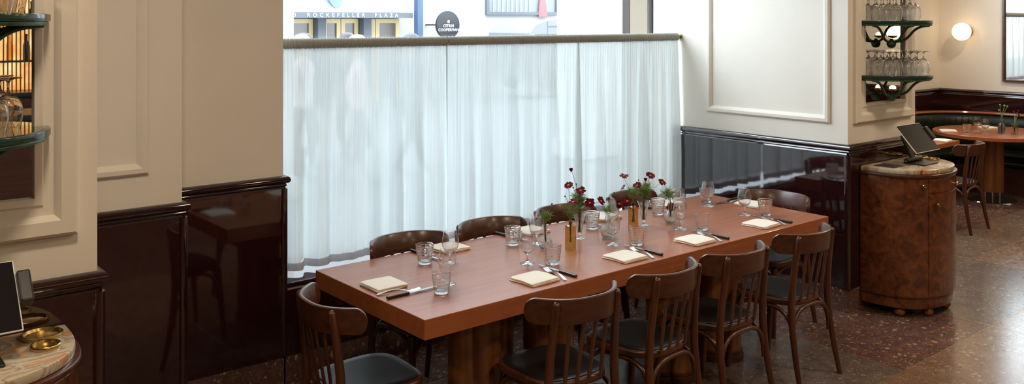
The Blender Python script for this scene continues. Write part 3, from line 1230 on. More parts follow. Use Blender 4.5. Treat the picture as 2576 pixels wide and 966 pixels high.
for i, ((v, x, y, z, k), lab) in enumerate(zip(FL, FLAB)):
    rnd = random.Random(100 + i)
    vx, vy, vh = VP[v]
    t = thing('cosmos_flower' if k != 'b' else 'cosmos_bud', lab, 'flower', (vx, vy, VZ), 0, 'cosmos flowers on the long table')
    b0 = (rnd.uniform(-.006, .006), rnd.uniform(-.006, .006), .036)
    hd = Vector((x - vx, y - vy, z - VZ))
    neck = (rnd.uniform(-.005, .005), rnd.uniform(-.005, .005), vh - .005)
    p1 = [b0, ((b0[0] + neck[0]) / 2, (b0[1] + neck[1]) / 2, (b0[2] + neck[2]) / 2)]
    path = p1 + stem_path(neck, hd, rnd)
    G().tube(path, [.0011] * len(path), 6).build('stem', 'stem', t)
    d = (Vector(path[-1]) - Vector(path[-4])).normalized()
    nrm = (d * .9 + Vector((-.35 + rnd.uniform(-.6, .6), -.4 + rnd.uniform(-.6, .6), .30 + rnd.uniform(-.3, .5)))).normalized()
    if k == 'c':
        nrm = (d + Vector((0, 0, .4))).normalized()
    q = nrm.to_track_quat('Z', 'Y').to_matrix().to_4x4()
    M = Matrix.Translation(hd) @ q
    if k == 'b':
        G().lathe([(.0, -.006), (.004, -.003), (.005, .001), (.003, .005), (0, .006)], 10, cap=False).xf(M).build('bud', 'stem', t)
        continue
    npet = rnd.choice((7, 8, 8))
    rad = rnd.uniform(.0225, .0275)
    for p in range(npet):
        a0 = 2 * PI * p / npet + rnd.uniform(-.12, .12)
        up = rnd.uniform(.0, .35) if k == 'o' else 1.25
        g = G()
        nu, nv = 5, 4
        LL = rad * rnd.uniform(.88, 1.05) * (.8 if k == 'c' else 1)

        def pet(u, v2, LL=LL, up=up):
            yy = LL * v2
            ww = LL * .34 * math.sin(min(1, .18 + v2 * .95) * PI * .62) * (1 - .12 * (v2 > .95))
            xx = (u * 2 - 1) * ww
            tip = -.0007 * math.cos((u * 2 - 1) * 7) * (v2 > .9)
            zz = math.sin(up) * yy + .10 * xx * xx / max(LL, 1e-3) * 3 - .0025 * v2 * v2
            return (xx, .003 + math.cos(up) * yy + tip, zz)
        g.grid(pet, nu, nv)
        g.xf(M @ Matrix.Rotation(a0, 4, 'Z'))
        g.build('petal', 'petal', t, 180, False)
    G().lathe([(0, -.002), (.0055, -.001), (.0062, .002), (.004, .0045), (0, .005)], 12, cap=False).xf(M).build('eye', 'flower_eye', t)


def sprig(label, v, n, top, spread, seed, zmin=.0):
    rnd = random.Random(seed)
    vx, vy, vh = VP[v]
    t = thing('feathery_sprig', label, 'foliage', (vx, vy, VZ), 0, 'feathery green sprigs')
    for s_ in range(n):
        b0 = (rnd.uniform(-.008, .008), rnd.uniform(-.008, .008), .036)
        neck = (rnd.uniform(-.006, .006), rnd.uniform(-.006, .006), vh - .006)
        a = rnd.uniform(0, 6.28)
        end = (spread * math.cos(a) * rnd.uniform(.2, 1), spread * math.sin(a) * rnd.uniform(.2, 1), vh + top * rnd.uniform(.55, 1))
        path = [b0] + stem_path(neck, end, rnd)
        st = G().tube(path, [.0012] * len(path), 5).build('stem', 'stem', t)
        g = G()
        for k in range(5, len(path)):
            base = Vector(path[k])
            for _ in range(7):
                d = Vector((rnd.uniform(-1, 1), rnd.uniform(-1, 1), rnd.uniform(-.2, 1.1))).normalized()
                L_ = rnd.uniform(.018, .042)
                m = base + d * L_ * .5 + Vector((0, 0, .003))
                g.tube([base, m, base + d * L_], [.0007, .0009, .0003], 4)
        g.build('leaf_tuft', 'leaf', t, 60)
    return t


sprig('thin green sprig in the small left flask vase', 'V1', 3, .07, .03, 1)
sprig('feathery green sprig in the left amber bottle', 'V2', 3, .10, .04, 2)
sprig('dense feathery greenery in the left trumpet vase', 'V3', 10, .11, .055, 3)
sprig('two short green sprigs in the middle flask vase', 'V4', 2, .05, .03, 4)
sprig('feathery green sprig in the right amber bottle', 'V5', 4, .09, .05, 5)
sprig('dense feathery greenery in the right trumpet vase', 'V6', 11, .10, .055, 6)
sprig('pale feathery greenery in the rightmost flask vase', 'V7', 5, .10, .05, 7)


# ------------------------------------------------------------------ mirror shelves with upturned glasses
def half_oval(a, b, n=28):
    return [(a * math.cos(PI * i / n), -b * math.sin(PI * i / n)) for i in range(n + 1)]


def shelf(cx, z, where, spots):
    t = thing('glass_shelf', 'half-round green glass shelf on a curled verdigris bracket, ' + where, 'shelf', (cx, PY - .006, z), 0, 'glass shelves on the mirrors')
    G().prism(half_oval(.315, .315), -.022, 0, .003).build('shelf_plate', 'shelf_edge', t, 40)
    G().prism(half_oval(.300, .300), .0004, .0022).build('ribbed_top', 'shelf_glass', t, 40)
    g = G().tube([(.30 * math.cos(PI * i / 20), -.30 * math.sin(PI * i / 20), -.028) for i in range(21)], (.008), 8)
    g.build('shelf_ring', 'verdigris', t)
    hub = (0, -.055, -.160)
    G().lathe([(0, -.030), (.020, -.026), (.030, -.010), (.032, .004), (.026, .018), (.012, .026), (.010, .034), (0, .036)], 20, hub, cap=False).build('hub', 'verdigris', t, 50)
    for ex, ey in ((.285, -.075), (-.285, -.075), (.12, -.265), (-.12, -.265)):
        k = math.hypot(ex, ey + .055)
        ux, uy = ex / k, (ey + .055) / k
        pts = bez((ux * .012, -.055 + uy * .012, -.146), (ux * k * .62, -.055 + uy * k * .62, -.152), (ux * k * .38, -.055 + uy * k * .38, -.040), (ux * k, -.055 + uy * k, -.034), 14)
        G().tube(pts, .0085, 8).build('bracket_arm', 'verdigris', t, 60)
    # small uplight between hub and mirror
    G().lathe([(.008, -.014), (.026, -.008), (.033, .004), (.031, .004), (.024, -.005), (0, -.008)], 20, (.03, -.048, -.108), cap=False).build('lamp_cup', 'brass', t)
    G().lathe([(0, -.004), (.020, 0), (.024, .010), (.019, .021), (.009, .027), (0, .028)], 20, (.03, -.048, -.108), cap=False).build('bulb', 'bulb', t)
    rows = sorted({sy for _, sy in spots}, reverse=True)
    rown = {r__: nm_ for r__, nm_ in zip(rows, ('mirror-side row', 'middle row', 'front row', 'outer row'))}
    ordn = ['first', 'second', 'third', 'fourth', 'fifth', 'sixth']
    for sx, sy in spots:
        k = sorted(x__ for x__, y__ in spots if y__ == sy).index(sx)
        put('w', (cx + sx, PY - .006 + sy, z + .0025 + .1585), (PI, 0, 0), '%s upturned glass from left, %s, %s' % (ordn[k], rown[sy], where), 'upturned glasses, ' + where)
    return t


grid_ = []
for r_, (yy, xs) in enumerate(((-.055, (-.20, -.11, -.02, .07, .16, .245)), (-.145, (-.20, -.11, -.02, .07, .16)), (-.235, (-.09, .0, .09)))):
    grid_ += [(x_, yy) for x_ in xs]
shelf(5.993, 1.575, 'lower shelf of the right pillar mirror', grid_)
shelf(5.993, 1.945, 'upper shelf of the right pillar mirror', grid_[:12])
shelf(.374, 1.612, 'lower shelf of the left pillar mirror', [(.19, -.06), (.095, -.06), (.135, -.15), (.0, -.06), (.035, -.15)])
shelf(.374, 1.968, 'upper shelf of the left pillar mirror', [(.20, -.06), (.105, -.06), (.15, -.15), (.01, -.06), (.05, -.15), (-.085, -.06)])


# ------------------------------------------------------------------ burl cabinets with marble tops and tablets
def oval(a, b, n=40, y0=0.0):
    return [(a * math.cos(PI * i / n), y0 - b * math.sin(PI * i / n) ** .62) for i in range(n + 1)]


def cabinet(cx, where, tablabel, short):
    y0 = PY - .022
    t = thing('host_cabinet', 'half-oval burl wood cabinet with marble top ' + where, 'cabinet', (cx, y0, 0), 0, 'burl host cabinets')
    A, B = .365, .420
    G().prism(oval(A, B), .135, .918).build('body', 'burl', t, 30)
    G().prism(oval(A - .012, B - .012), .06, .135, .004).build('plinth', 'burl', t, 30)
    G().prism(oval(A + .012, B + .012), .918, .938, .006).build('top_moulding', 'chairwood', t, 30)
    G().prism(oval(A - .004, B - .004), .938, .970, .008).build('marble_top', 'marble', t, 30)
    for a in (28, 66, 114, 152):
        q = math.radians(a)
        G().lathe([(0, 0), (.020, .002), (.034, .016), (.036, .030), (.026, .046), (.018, .058), (.018, .062)], 20, ((A - .06) * math.cos(q), -(B - .06) * math.sin(q) ** .62, .0), cap=False).build('bun_foot', 'postwood', t)

    def front(i0, i1, z0, z1, name):
        g = G()
        n = 40
        pts = [(A * math.cos(PI * q_ / n), -B * math.sin(PI * q_ / n) ** .62) for q_ in [i0 + (i1 - i0) * j_ / 24 for j_ in range(25)]]
        vs, fs = [], []
        for x, y in pts:
            L_ = math.hypot(x, y)
            for e, z in ((-.003, z0), (.0045, z0), (.0045, z1), (-.003, z1)):
                vs.append((x + x / L_ * e, y + y / L_ * e, z))
        for i in range(len(pts) - 1):
            for j in range(4):
                q = (j + 1) % 4
                fs.append((i * 4 + j, i * 4 + q, i * 4 + 4 + q, i * 4 + 4 + j))
        fs.append((0, 1, 2, 3))
        fs.append(tuple((len(pts) - 1) * 4 + k for k in (3, 2, 1, 0)))
        return g.add(vs, fs).build(name, 'burl', t, 30)
    doors = [front(3, 27.1, .145, .812, 'door'), front(3, 27.1, .820, .910, 'drawer'), front(27.5, 37.9, .145, .910, 'door')]
    for d, (i_, z_) in zip(doors, ((25, .745), (17.5, .862), (28.8, .872))):
        a = PI * i_ / 40
        x, y = (A + .004) * math.cos(a), -(B + .004) * math.sin(a) ** .62
        L_ = math.hypot(x, y)
        M = Matrix.Translation((x, y, z_)) @ Vector((x / L_, y / L_, 0)).to_track_quat('Z', 'Y').to_matrix().to_4x4()
        G().lathe([(.005, 0), (.004, .012), (.010, .016), (.0135, .023), (.011, .030), (0, .032)], 14, cap=False).xf(M).build('knob', 'brass', d)
    a = PI * 12.3 / 40
    # brass cups let into the top
    for x, y, r, lab in ((.275, -.085, .060, 'large brass cup set in the marble ' + short), (.262, -.195, .042, 'small brass cup set in the marble ' + short)):
        c_ = thing('brass_cup', lab, 'cup', (cx + x, y0 + y, .970), 0, 'brass cups in the cabinet tops')
        G().lathe([(r * .97, .0003), (r, .004), (r, .011), (r * .95, .013), (r * .86, .0125), (r * .80, .004), (r * .5, .0022), (0, .002)], 36, cap=False).build('cup', 'brass', c_, 50)
    # tablet on a folding stand
    st = thing('tablet_stand', 'black folding tablet stand on the marble ' + short, 'stand', (cx + .04, y0 - .215, .9703), 0, 'tablet stands')
    G().rbox(-.10, .10, -.075, .075, 0, .010, .004).build('base_plate', 'black_plastic', st, 18)
    G().tube([(-.105, .05, .022), (.105, .05, .022)], .016, 14).build('hinge', 'black_plastic', st)
    G().rbox(-.030, .030, -.008, .008, 0, .175, .004, 2, Matrix.Translation((0, .05, .022)) @ Matrix.Rotation(-.45, 4, 'X')).build('arm', 'black_plastic', st, 18)
    G().lathe([(.009, 0), (.009, .003), (.005, .003), (.005, .001)], 14).xf(Matrix.Translation((-.106, .05, .022)) @ Matrix.Rotation(-PI / 2, 4, 'Y')).build('pivot_ring', 'steel', st)
    tb = thing('tablet', tablabel, 'tablet', (cx + .02, 2.945, 1.144), 0, 'tablets')
    M = Matrix.Rotation(-math.radians(41), 4, 'X')
    # local plane: x right, z up the slope, y back
    G().rbox(-.168, .168, -.004, .004, -.1125, .1125, .0038, 2, M).build('shell', 'white_plastic', tb, 18)
    G().rbox(-.164, .164, -.0052, -.0035, -.1085, .1085, .0006, 1, M).build('screen_glass', 'screen', tb, 18)
    G().rbox(.168, .205, -.020, .026, -.03, .070, .006, 2, M).build('card_reader', 'black_plastic', tb, 18)
    G().rbox(-.05, .05, .003, .012, -.05, .05, .003, 2, M).build('mount_plate', 'black_plastic', tb, 18)
    # flush tray left of the stand
    G().rbox(-.30, -.16, -.20, -.06, .9695, .9735, .0015).build('inset_tray', 'black_plastic', t, 18)
    return t


cabinet(6.015, 'against the right pillar', 'tablet with white rim and dark screen above the right cabinet', 'of the right cabinet')
cabinet(.374, 'in the lower left corner', 'tablet with white rim and dark screen at the left picture edge', 'of the lower left cabinet')


# ------------------------------------------------------------------ back alcove: banquette, tables, sconces, mirror
def banq_path(off, n=14):
    """plan line at distance off from the two walls with a rounded corner"""
    r = max(.75 - off, .12)
    x1, y1 = FARX - off, ALY - off
    pts = [(6.6, y1)]
    for i in range(n + 1):
        a = PI / 2 - (PI / 2) * i / n
        pts.append((x1 - r + r * math.cos(a), y1 - r + r * math.sin(a)))
    pts.append((x1, 1.2))
    return pts


bq = thing('banquette', 'dark green leather banquette curving round the far corner', 'banquette', (10.6, 4.7, 0))
bq.location = (0, 0, 0)


def strip(off0, prof_fn, name, mat):
    path = banq_path(off0)
    return G().sweep(path, prof_fn).build(name, mat, bq, 40)


strip(.03, [(-.02, .0), (.36, .0), (.36, .30), (-.02, .30)], 'base', 'chairwood')
strip(.03, [(-.02, .30), (.40, .30), (.44, .33), (.455, .38), (.44, .425), (.40, .45), (.08, .46), (-.02, .46)], 'seat_cushion', 'leather')
strip(.03, [(-.02, .46), (.10, .46), (.125, .50), (.12, .58), (.095, .64), (.07, .66), (-.02, .66)], 'backrest', 'leather')
strip(.03, [(-.02, .662), (.07, .662), (.10, .69), (.105, .74), (.095, .80), (.06, .835), (.0, .845), (-.02, .845)], 'back_bolster', 'leather')
strip(.03, [(-.02, .846), (.06, .846), (.068, .858), (.06, .872), (-.02, .872)], 'wood_rail', 'tablewood')
# tufts folded in the curve
pp = banq_path(.03 - .0)
for i in range(3, 13, 1):
    a = PI / 2 - (PI / 2) * (i - .5) / 14
    x1, y1, r = FARX - .03, ALY - .03, .72
    cx_, cy_ = x1 - r, y1 - r
    rr_ = r - .101
    G().tube([(cx_ + rr_ * math.cos(a), cy_ + rr_ * math.sin(a), .685), (cx_ + (rr_ - .006) * math.cos(a + .01), cy_ + (rr_ - .006) * math.sin(a + .01), .745), (cx_ + (rr_ + .012) * math.cos(a), cy_ + (rr_ + .012) * math.sin(a), .812)], [.004, .012, .004], 6).build('pleat', 'leather', bq, 60)

rt = thing('round_table', 'round wooden pedestal table in front of the green banquette', 'table', (10.13, 4.13, 0))
G().lathe([(0, .706), (.57, .706), (.585, .712), (.585, .744), (.578, .75), (0, .75)], 56, cap=False).build('tabletop', 'tablewood', rt, 40)
G().prism(clover(.062, .055), .11, .706).build('pedestal_post', 'postwood', rt, 35)
for q in (.4, 1.97, 3.54, 5.11):
    G().lathe([(.011, .02), (.011, .11)], 10, (.07 * math.cos(q), .07 * math.sin(q), 0)).build('steel_pin', 'chrome', rt)
G().lathe([(.245, 0), (.245, .012), (.238, .020), (0, .022)], 40, cap=False).build('base_disc', 'chrome', rt, 40)
sq = thing('side_table', 'small square wooden table behind the tablet in the back alcove', 'table', (8.68, 4.36, 0))
G().rbox(-.45, .45, -.33, .33, .705, .75, .003).build('tabletop', 'tablewood', sq, 18)
G().prism(clover(.05, .045), .022, .705).build('pedestal_post', 'postwood', sq, 35)
G().lathe([(.22, 0), (.22, .012), (.21, .02), (0, .022)], 36, cap=False).build('base_disc', 'dark_metal', sq)
put('t', (8.80, 4.22, TZ), 0, 'clear tumbler on the small square table in the alcove')
put('n', (8.93, 4.12, TZ), .1, 'cream napkin on the small square table in the alcove')
put('t', (8.35, 4.25, TZ), 0, 'clear tumbler behind the tablet, by the pillar edge')
put('t', (9.76, 4.23, TZ), 0, 'clear tumbler on the round table')
put('n', (9.76, 4.43, TZ), .6, 'cream napkin at the left of the round table')
put('n', (10.38, 4.28, TZ), 1.0, 'cream napkin at the back of the round table')
put('w', (9.86, 4.09, TZ), 0, 'wine glass on the round table, front one')
put('w', (10.04, 4.25, TZ), 0, 'wine glass on the round table, rear one')
for nm, lab, x, y, h_ in (('bud_vase', 'clear bottle vase with green stems on the round table', 9.99, 3.98, .15), ('ribbed_vase', 'ribbed clear vase with a small red flower on the round table', 10.04, 3.87, .11)):
    t = thing(nm, lab, 'vase', (x, y, TZ))
    if nm == 'bud_vase':
        pr = [(0, 0), (.032, 0), (.034, .004), (.034, .085), (.026, .105), (.014, .115), (.014, .140), (.018, h_), (.016, h_), (.012, .14), (.012, .116), (.024, .103), (.032, .084), (.032, .006), (0, .005)]
    else:
        pr = [(0, 0), (.032, 0), (.034, .004)] + [(.034 + .0015 * (i % 2), .008 + .007 * i) for i in range(14)] + [(.034, h_), (.031, h_), (.031, .006), (0, .005)]
    G().lathe(pr, 28, cap=False).build('glass_body', 'vase_glass', t, 40)
    rnd = random.Random(5 if nm == 'bud_vase' else 6)
    for k in range(4):
        e = (rnd.uniform(-.09, .09), rnd.uniform(-.05, .05), h_ + rnd.uniform(.08, .17))
        fs_ = thing('green_stem', ('slender green stem in the clear bottle vase on the round table' if nm == 'bud_vase' else 'slender stem with small red head in the ribbed vase'), 'flower', (x, y, TZ), 0, 'stems in the ' + nm.replace('_', ' '))
        p_ = [(rnd.uniform(-.01, .01), rnd.uniform(-.01, .01), .01)] + stem_path((rnd.uniform(-.006, .006), rnd.uniform(-.006, .006), h_), e, rnd)
        G().tube(p_, .0022, 6).build('stem', 'stem', fs_)
        G().lathe([(0, -.012), (.008, -.006), (.010, .002), (.005, .010), (0, .012)], 10, e, cap=False).build('head', 'leaf' if nm == 'bud_vase' else 'petal', fs_)


def sconce(y, lab, x=FARX, rz=0):
    t = thing('wall_sconce', lab, 'lamp', (x, y, 1.81), rz, 'globe wall lamps')
    G().lathe([(.07, 0), (.07, .02), (.05, .03), (.05, .055), (.06, .058)], 28).xf(Matrix.Rotation(-PI / 2, 4, 'Y')).build('brass_base', 'brass', t)
    pr = [(.105 * math.sin(PI * i / 16), -.105 * math.cos(PI * i / 16)) for i in range(17)]
    pr[0] = (0, -.105)
    pr[-1] = (0, .105)
    G().lathe(pr, 28, cap=False).xf(Matrix.Translation((-.15, 0, 0))).build('globe', 'globe', t, 180)
    return t


sconce(4.79, 'round glowing globe lamp on brass base on the far cream wall')
sconce(.72, 'globe lamp on the far wall, seen only in the pillar mirror')
sconce(-2.6, 'globe lamp on the far wall deep in the room')
fm = thing('framed_mirror', 'tall wood-framed mirror on the far wall reflecting the alcove curtain', 'mirror', (FARX, 3.72, 1.235))
G().frame((-.002, .66, 0), (0, -1, 0), (0, 0, 1), (-1, 0, 0), 1.32, 1.9, [(0, 0), (0, .035), (.022, .035), (.022, .008)]).build('frame', 'chairwood', fm, 30)
G().box(-.010, -.002, -.64, .64, .02, 1.88).build('mirror_glass', 'mirror', fm, 0)

# ------------------------------------------------------------------ bar behind the viewer (seen in the left mirror)
bar = thing('back_bar', 'backlit amber bar wall with vertical slats, seen in the left mirror', 'bar', (1.9, -4.4, 0))
G().box(-1.3, 1.3, -.1, .35, 0, 1.15).build('counter', 'chairwood', bar, 0)
G().rbox(-1.35, 1.35, -.12, .40, 1.15, 1.20, .006).build('counter_top', 'dark_metal', bar, 18)
G().box(-1.3, 1.3, -.10, -.06, 1.2, 2.6).build('glow_panel', 'backlit_panel', bar, 0)
for z in (1.50, 1.85, 2.20):
    G().box(-1.3, 1.3, -.06, .10, z, z + .02).build('bar_shelf', 'dark_metal', bar, 0)
for i in range(66):
    x = -1.29 + i * .0397
    G().box(x - .006, x + .006, .14, .152, 1.2, 2.6).build('slat', 'dark_metal', bar, 0)
G().box(-1.3, 1.3, .13, .16, 2.6, 2.66).build('slat_rail', 'dark_metal', bar, 0)
for r_, z in enumerate((1.52, 1.87)):
    for i in range(12):
        x = -.9 + i * .16 + (r_ * .05)
        b_ = G().lathe([(0, 0), (.034, 0), (.036, .005), (.036, .15), (.030, .18), (.013, .205), (.012, .26), (.015, .262), (.015, .28), (0, .28)], 16, cap=False).build('bottle', 'dark_glass' if (i + r_) % 3 else 'amber_glass')
        b_.location = (1.9 + x, -4.38, z)
        tag(b_, 'liquor bottle on the backlit bar shelf, seen in the left mirror', 'bottle', 'bottles on the back bar')

ct = thing('bar_counter', 'dark wooden bar counter standing before the backlit bar wall', 'bar', (2.0, -2.6, 0))  # added to block the bar glow in the floor; also the mirror's dark counter
G().box(-1.6, 1.6, -.28, .24, 0, 1.08).build('counter_body', 'chairwood', ct, 0)
G().rbox(-1.65, 1.65, -.33, .32, 1.08, 1.13, .006).build('counter_top', 'dark_metal', ct, 18)

# warm fill lamps added out of view at the ceiling to brighten the room
for i, (x, y) in enumerate(((.5, 1.5), (3.2, .2), (5.8, 1.0), (8.8, 1.6), (-1.8, 2.2), (1.6, -2.6), (5.2, -2.6), (9.3, 3.1))):
    t = thing('fill_lamp', 'flat round warm fill lamp added at the unseen ceiling', 'lamp', (x, y, H_CEIL), 0, 'added warm fill lamps')
    G().lathe([(.20, 0), (.20, -.03), (.185, -.04), (.18, -.03)], 28, cap=False).build('ring', 'brass', t)
    ld = bpy.data.lights.new('warm_fill', 'AREA')
    ld.shape = 'DISK'
    ld.size = .34
    ld.energy = 36 + 10 * (i in (0, 2)) + 18 * (i == 7)
    ld.color = (1.0, .78, .55)
    lo = bpy.data.objects.new('warm_fill', ld)
    COL.objects.link(lo)
    lo.parent = t
    lo.location = (0, 0, -.045)

# ------------------------------------------------------------------ street outside
struct(G().add([(-40, 5.0, -.02), (60, 5.0, -.02), (60, 12, .0), (-40, 12, .0), (60, 23, -.40), (-40, 23, -.40)], [(0, 1, 2, 3), (3, 2, 4, 5)]).build('street', 'asphalt', smooth=0))
fa = thing('stone_building', 'pale stone building across the street with gold-framed doors', 'building', (0, 22.4, -.4))
G().box(-14, 40, 0, 4, 0, 13).build('facade', 'stone_white', fa, 0)
# entrance band with lettering
G().box(9.7, 14.24, -.75, 0, 2.40, 2.545).build('lettered_band', 'grey_stone', fa, 0)
text_mesh('lettering', '30  ROCKEFELLER  PLAZA', .15, 'white_paint', fa, (12.05, -.756, 2.472), (PI / 2, 0, 0), .004, 2.05)
for a, b in ((9.7, 10.5), (11.42, 11.66), (12.83, 13.08)):
    G().box(a, b, -.4, 0, 0, 2.40).build('door_pier', 'grey_stone', fa, 0)
G().add([(9.7, -.75, 2.55), (14.24, -.75, 2.55), (13.7, 0, 4.3), (9.7, 0, 4.3), (9.7, -.02, 2.55), (14.24, -.02, 2.55)], [(0, 1, 2, 3), (1, 5, 2), (0, 3, 4), (0, 4, 5, 1)]).build('canopy', 'canopy', fa, 0)
G().prism([(-.26, .30), (-.22, .08), (-.08, -.12), (0, -.18), (.10, -.12), (.24, .10), (.26, .30)], 0, .03).xf(Matrix.Translation((11.78, -.68, 2.84)) @ Matrix.Rotation(PI / 2, 4, 'X')).build('shield_emblem', 'emblem_blue', fa, 0)
for a, b in ((10.55, 11.40), (11.70, 12.24), (12.26, 12.80), (13.10, 13.35), (13.37, 14.16)):
    d_ = G().frame((a, -.10, 0), (1, 0, 0), (0, 0, 1), (0, -1, 0), b - a, 2.38, [(0, -.05), (0, .05), (.12, .05), (.12, 0)]).build('door', 'gold_frame', fa, 0)
    G().box(a + .12, b - .12, -.09, -.08, .12, 2.26).build('door_glass', 'door_pane_sheen', d_, 0)
G().box(14.31, 14.49, -.9, -.7, 0, 6).build('blue_pole', 'blue_steel', fa, 0)
G().frame((17.45, 0, 2.51), (1, 0, 0), (0, 0, 1), (0, -1, 0), 3.08, 3.0, [(0, 0), (0, .10), (.10, .10), (.10, .02)]).build('shop_window', 'grey_stone', fa, 0)
G().box(17.55, 20.43, -.02, 0, 2.60, 5.4).build('shop_glass', 'canopy', fa, 0)
for i in range(9):
    G().tube([(17.75 + i * .19, -.05, 2.6), (17.75 + i * .19, -.05, 5.3)], .02, 6).build('blind_fold', 'white_paint', fa)
G().add([(19.62, -.12, 2.45), (20.00, -.12, 2.45), (19.86, -.12, 3.4), (19.72, -.12, 3.4), (19.62, -.06, 2.45), (20.00, -.06, 2.45), (19.86, -.06, 3.4), (19.72, -.06, 3.4)], [(0, 1, 2, 3), (4, 7, 6, 5), (0, 4, 5, 1), (1, 5, 6, 2), (2, 6, 7, 3), (3, 7, 4, 0)]).build('red_banner', 'banner_red', fa, 0)
sg = thing('round_sign', 'round dark sign with white lettering on the opposite building', 'sign', (15.2, 21.3, 1.80))
Mx = Matrix.Rotation(PI / 2, 4, 'X')
G().lathe([(0, -.04), (.40, -.04), (.41, -.02), (.41, .04), (.40, .06), (0, .06)], 48, cap=False).xf(Mx).build('disc', 'sign_black', sg, 40)
text_mesh('lettering', 'CITRIN\nCOOPERMAN', .115, 'white_paint', sg, (0, -.066, -.085), (PI / 2, 0, 0), .003, 1.05)
G().lathe([(.045, 0), (.045, .006), (.02, .006), (.02, 0)], 6, cap=False).xf(Matrix.Translation((0, -.06, .10)) @ Mx).build('emblem', 'white_paint', sg)
G().box(-.02, .02, .04, 1.1, -.02, .02).build('bracket', 'sign_black', sg, 0)
pc = thing('stone_pier', 'plain white stone pier standing on the street side of the window', 'pillar', (8.98, 9.0, 0))
G().box(-.27, .62, 0, .5, 0, 7.0).build('shaft', 'white_paint', pc, 0)
G().box(-.32, .67, -.05, .55, 0, .25).build('plinth', 'white_paint', pc, 0)
pl_ = dup(pc, (4.12, 9.0, 0), 0, 'plain white stone pier outside at the left edge of the window')
pl_.scale = (.42, 1, 1)
van = thing('delivery_van', 'white delivery van parked across the street, only its roof showing', 'van', (15.9, 18.5, -.04))
VPF = [(0, .35), (0, .85), (.10, 1.10), (.05, 1.62), (.30, 1.86), (.70, 1.965), (1.2, 1.985), (4.6, 1.985), (4.7, 1.9), (4.72, .35)]
g = G()
vs = [(x, 0, z) for x, z in VPF] + [(x, 1.8, z) for x, z in VPF]
n = len(VPF)
g.add(vs, [tuple(range(n)), tuple(reversed(range(n, 2 * n)))] + [(i, (i + 1) % n, n + (i + 1) % n, n + i) for i in range(n)]).build('body', 'van_white', van, 30)
G().box(.75, 4.6, -.012, 0, 1.80, 1.825).build('roof_rail', 'grey_stone', van, 0)
G().box(.70, .712, -.008, 0, .5, 1.93).build('door_seam', 'grey_stone', van, 0)
G().box(.25, 1.5, -.01, 0, 1.15, 1.60).build('side_window', 'dark_glass', van, 0)
for x in (.8, 3.7):
    for y in (-.02, 1.62):
        G().lathe([(0, 0), (.2, 0), (.33, .02), (.33, .18), (.2, .2), (0, .2)], 24, cap=False).xf(Matrix.Translation((x, y + .2, .33)) @ Mx).build('wheel', 'tyre', van)


# people passing on the pavement
def person_material(name, cloth_c, leg_c):
    m, n_, l = nt(name)
    b = bsdf(n_)
    tc = n_.new('ShaderNodeTexCoord')
    sp = n_.new('ShaderNodeSeparateXYZ')
    l.new(tc.outputs['Object'], sp.inputs[0])
    r = n_.new('ShaderNodeValToRGB')
    r.color_ramp.interpolation = 'CONSTANT'
    e = r.color_ramp.elements
    e[0].position = 0
    e[0].color = (*leg_c, 1)
    e[1].position = .90 / 2
    e[1].color = (*cloth_c, 1)
    k = e.new(1.47 / 2)
    k.color = (.55, .36, .27, 1)
    mu = n_.new('ShaderNodeMath')
    mu.operation = 'MULTIPLY'
    mu.inputs[1].default_value = .5
    l.new(sp.outputs[2], mu.inputs[0])
    l.new(mu.outputs[0], r.inputs[0])
    l.new(r.outputs[0], b.inputs['Base Color'])
    b.inputs['Roughness'].default_value = .8
    MATS[name] = m
    return m


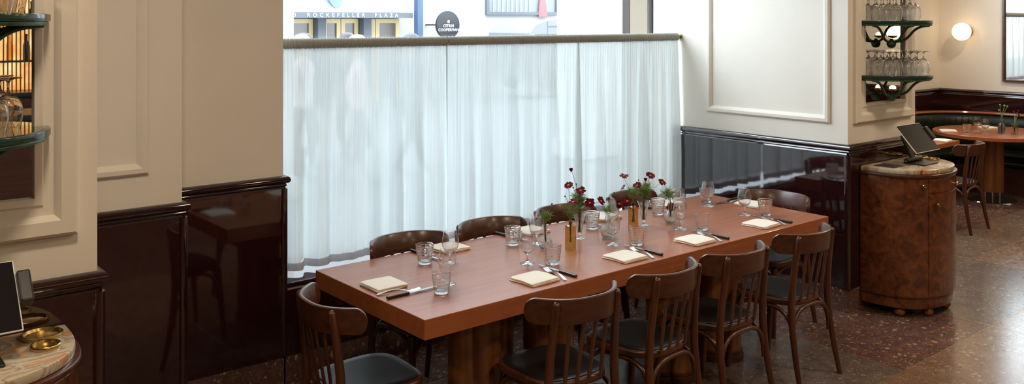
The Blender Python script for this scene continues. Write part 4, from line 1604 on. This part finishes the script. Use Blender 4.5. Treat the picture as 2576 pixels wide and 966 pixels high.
def person(x, y, rz, label, cc, lc, hair, hat=False):
    t = thing('person', label, 'person', (x, y, 0), rz)
    J = {'pel': (0, 0, .95, .13), 'wst': (0, 0, 1.10, .12), 'chs': (0, 0, 1.32, .145), 'nek': (0, 0, 1.47, .055), 'hd0': (0, -.01, 1.56, .085), 'hd1': (0, -.012, 1.66, .098), 'hd2': (0, -.005, 1.73, .062)}
    E_ = [('pel', 'wst'), ('wst', 'chs'), ('chs', 'nek'), ('nek', 'hd0'), ('hd0', 'hd1'), ('hd1', 'hd2')]
    for s_, n_ in ((-1, 'l'), (1, 'r')):
        st = .16 * s_
        J.update({'hip' + n_: (.09 * s_, 0, .90, .095), 'kne' + n_: (.10 * s_, -.05 - st * .6, .50, .062), 'ank' + n_: (.10 * s_, .06 + st, .09, .042), 'toe' + n_: (.105 * s_, -.10 + st, .03, .038),
                  'sho' + n_: (.185 * s_, 0, 1.40, .062), 'elb' + n_: (.235 * s_, .03 + st * .4, 1.12, .045), 'wri' + n_: (.23 * s_, -.06 + st * .6, .90, .032), 'han' + n_: (.225 * s_, -.09 + st * .6, .82, .028)})
        E_ += [('pel', 'hip' + n_), ('hip' + n_, 'kne' + n_), ('kne' + n_, 'ank' + n_), ('ank' + n_, 'toe' + n_), ('chs', 'sho' + n_), ('sho' + n_, 'elb' + n_), ('elb' + n_, 'wri' + n_), ('wri' + n_, 'han' + n_)]
    keys = list(J)
    me = bpy.data.meshes.new('body')
    me.from_pydata([J[k][:3] for k in keys], [(keys.index(a), keys.index(b)) for a, b in E_], [])
    me.materials.append(person_material('clothes', cc, lc))
    o = bpy.data.objects.new('body', me)
    COL.objects.link(o)
    o.parent = t
    sk = o.modifiers.new('skin', 'SKIN')
    for i, k in enumerate(keys):
        me.skin_vertices[0].data[i].radius = (J[k][3], J[k][3])
    me.skin_vertices[0].data[0].use_root = True
    sb = o.modifiers.new('sub', 'SUBSURF')
    sb.levels = sb.render_levels = 1
    plain('hair', hair, .6)
    G().lathe([(.104, -.04), (.112, .02), (.100, .075), (.06, .112), (0, .122)], 18, (0, .012, 1.66), cap=False).build('hair', 'hair', t)
    G().lathe([(0, 0), (.014, .01), (.010, .03), (0, .05)], 8, (0, -.108, 1.60), cap=False).build('nose', MATS['clothes'], t)


person(4.98, 10.0, .6, 'passer-by in a pale coat outside, leftmost head above the curtain', (.7, .62, .60), (.1, .1, .14), (.55, .50, .48))
person(5.45, 10.9, -.5, 'dark-haired passer-by outside, second head from the left', (.12, .13, .17), (.05, .05, .07), (.05, .045, .05))
person(5.35, 9.3, 1.2, 'passer-by in a pink top outside the doors', (.80, .58, .58), (.2, .2, .25), (.62, .50, .46))
person(6.05, 10.8, .2, 'passer-by in dark clothes outside near the middle doors', (.08, .08, .11), (.06, .06, .08), (.06, .05, .06))
person(6.30, 9.6, 2.0, 'passer-by in grey outside, rightmost head above the curtain', (.20, .21, .25), (.08, .08, .10), (.05, .05, .07))
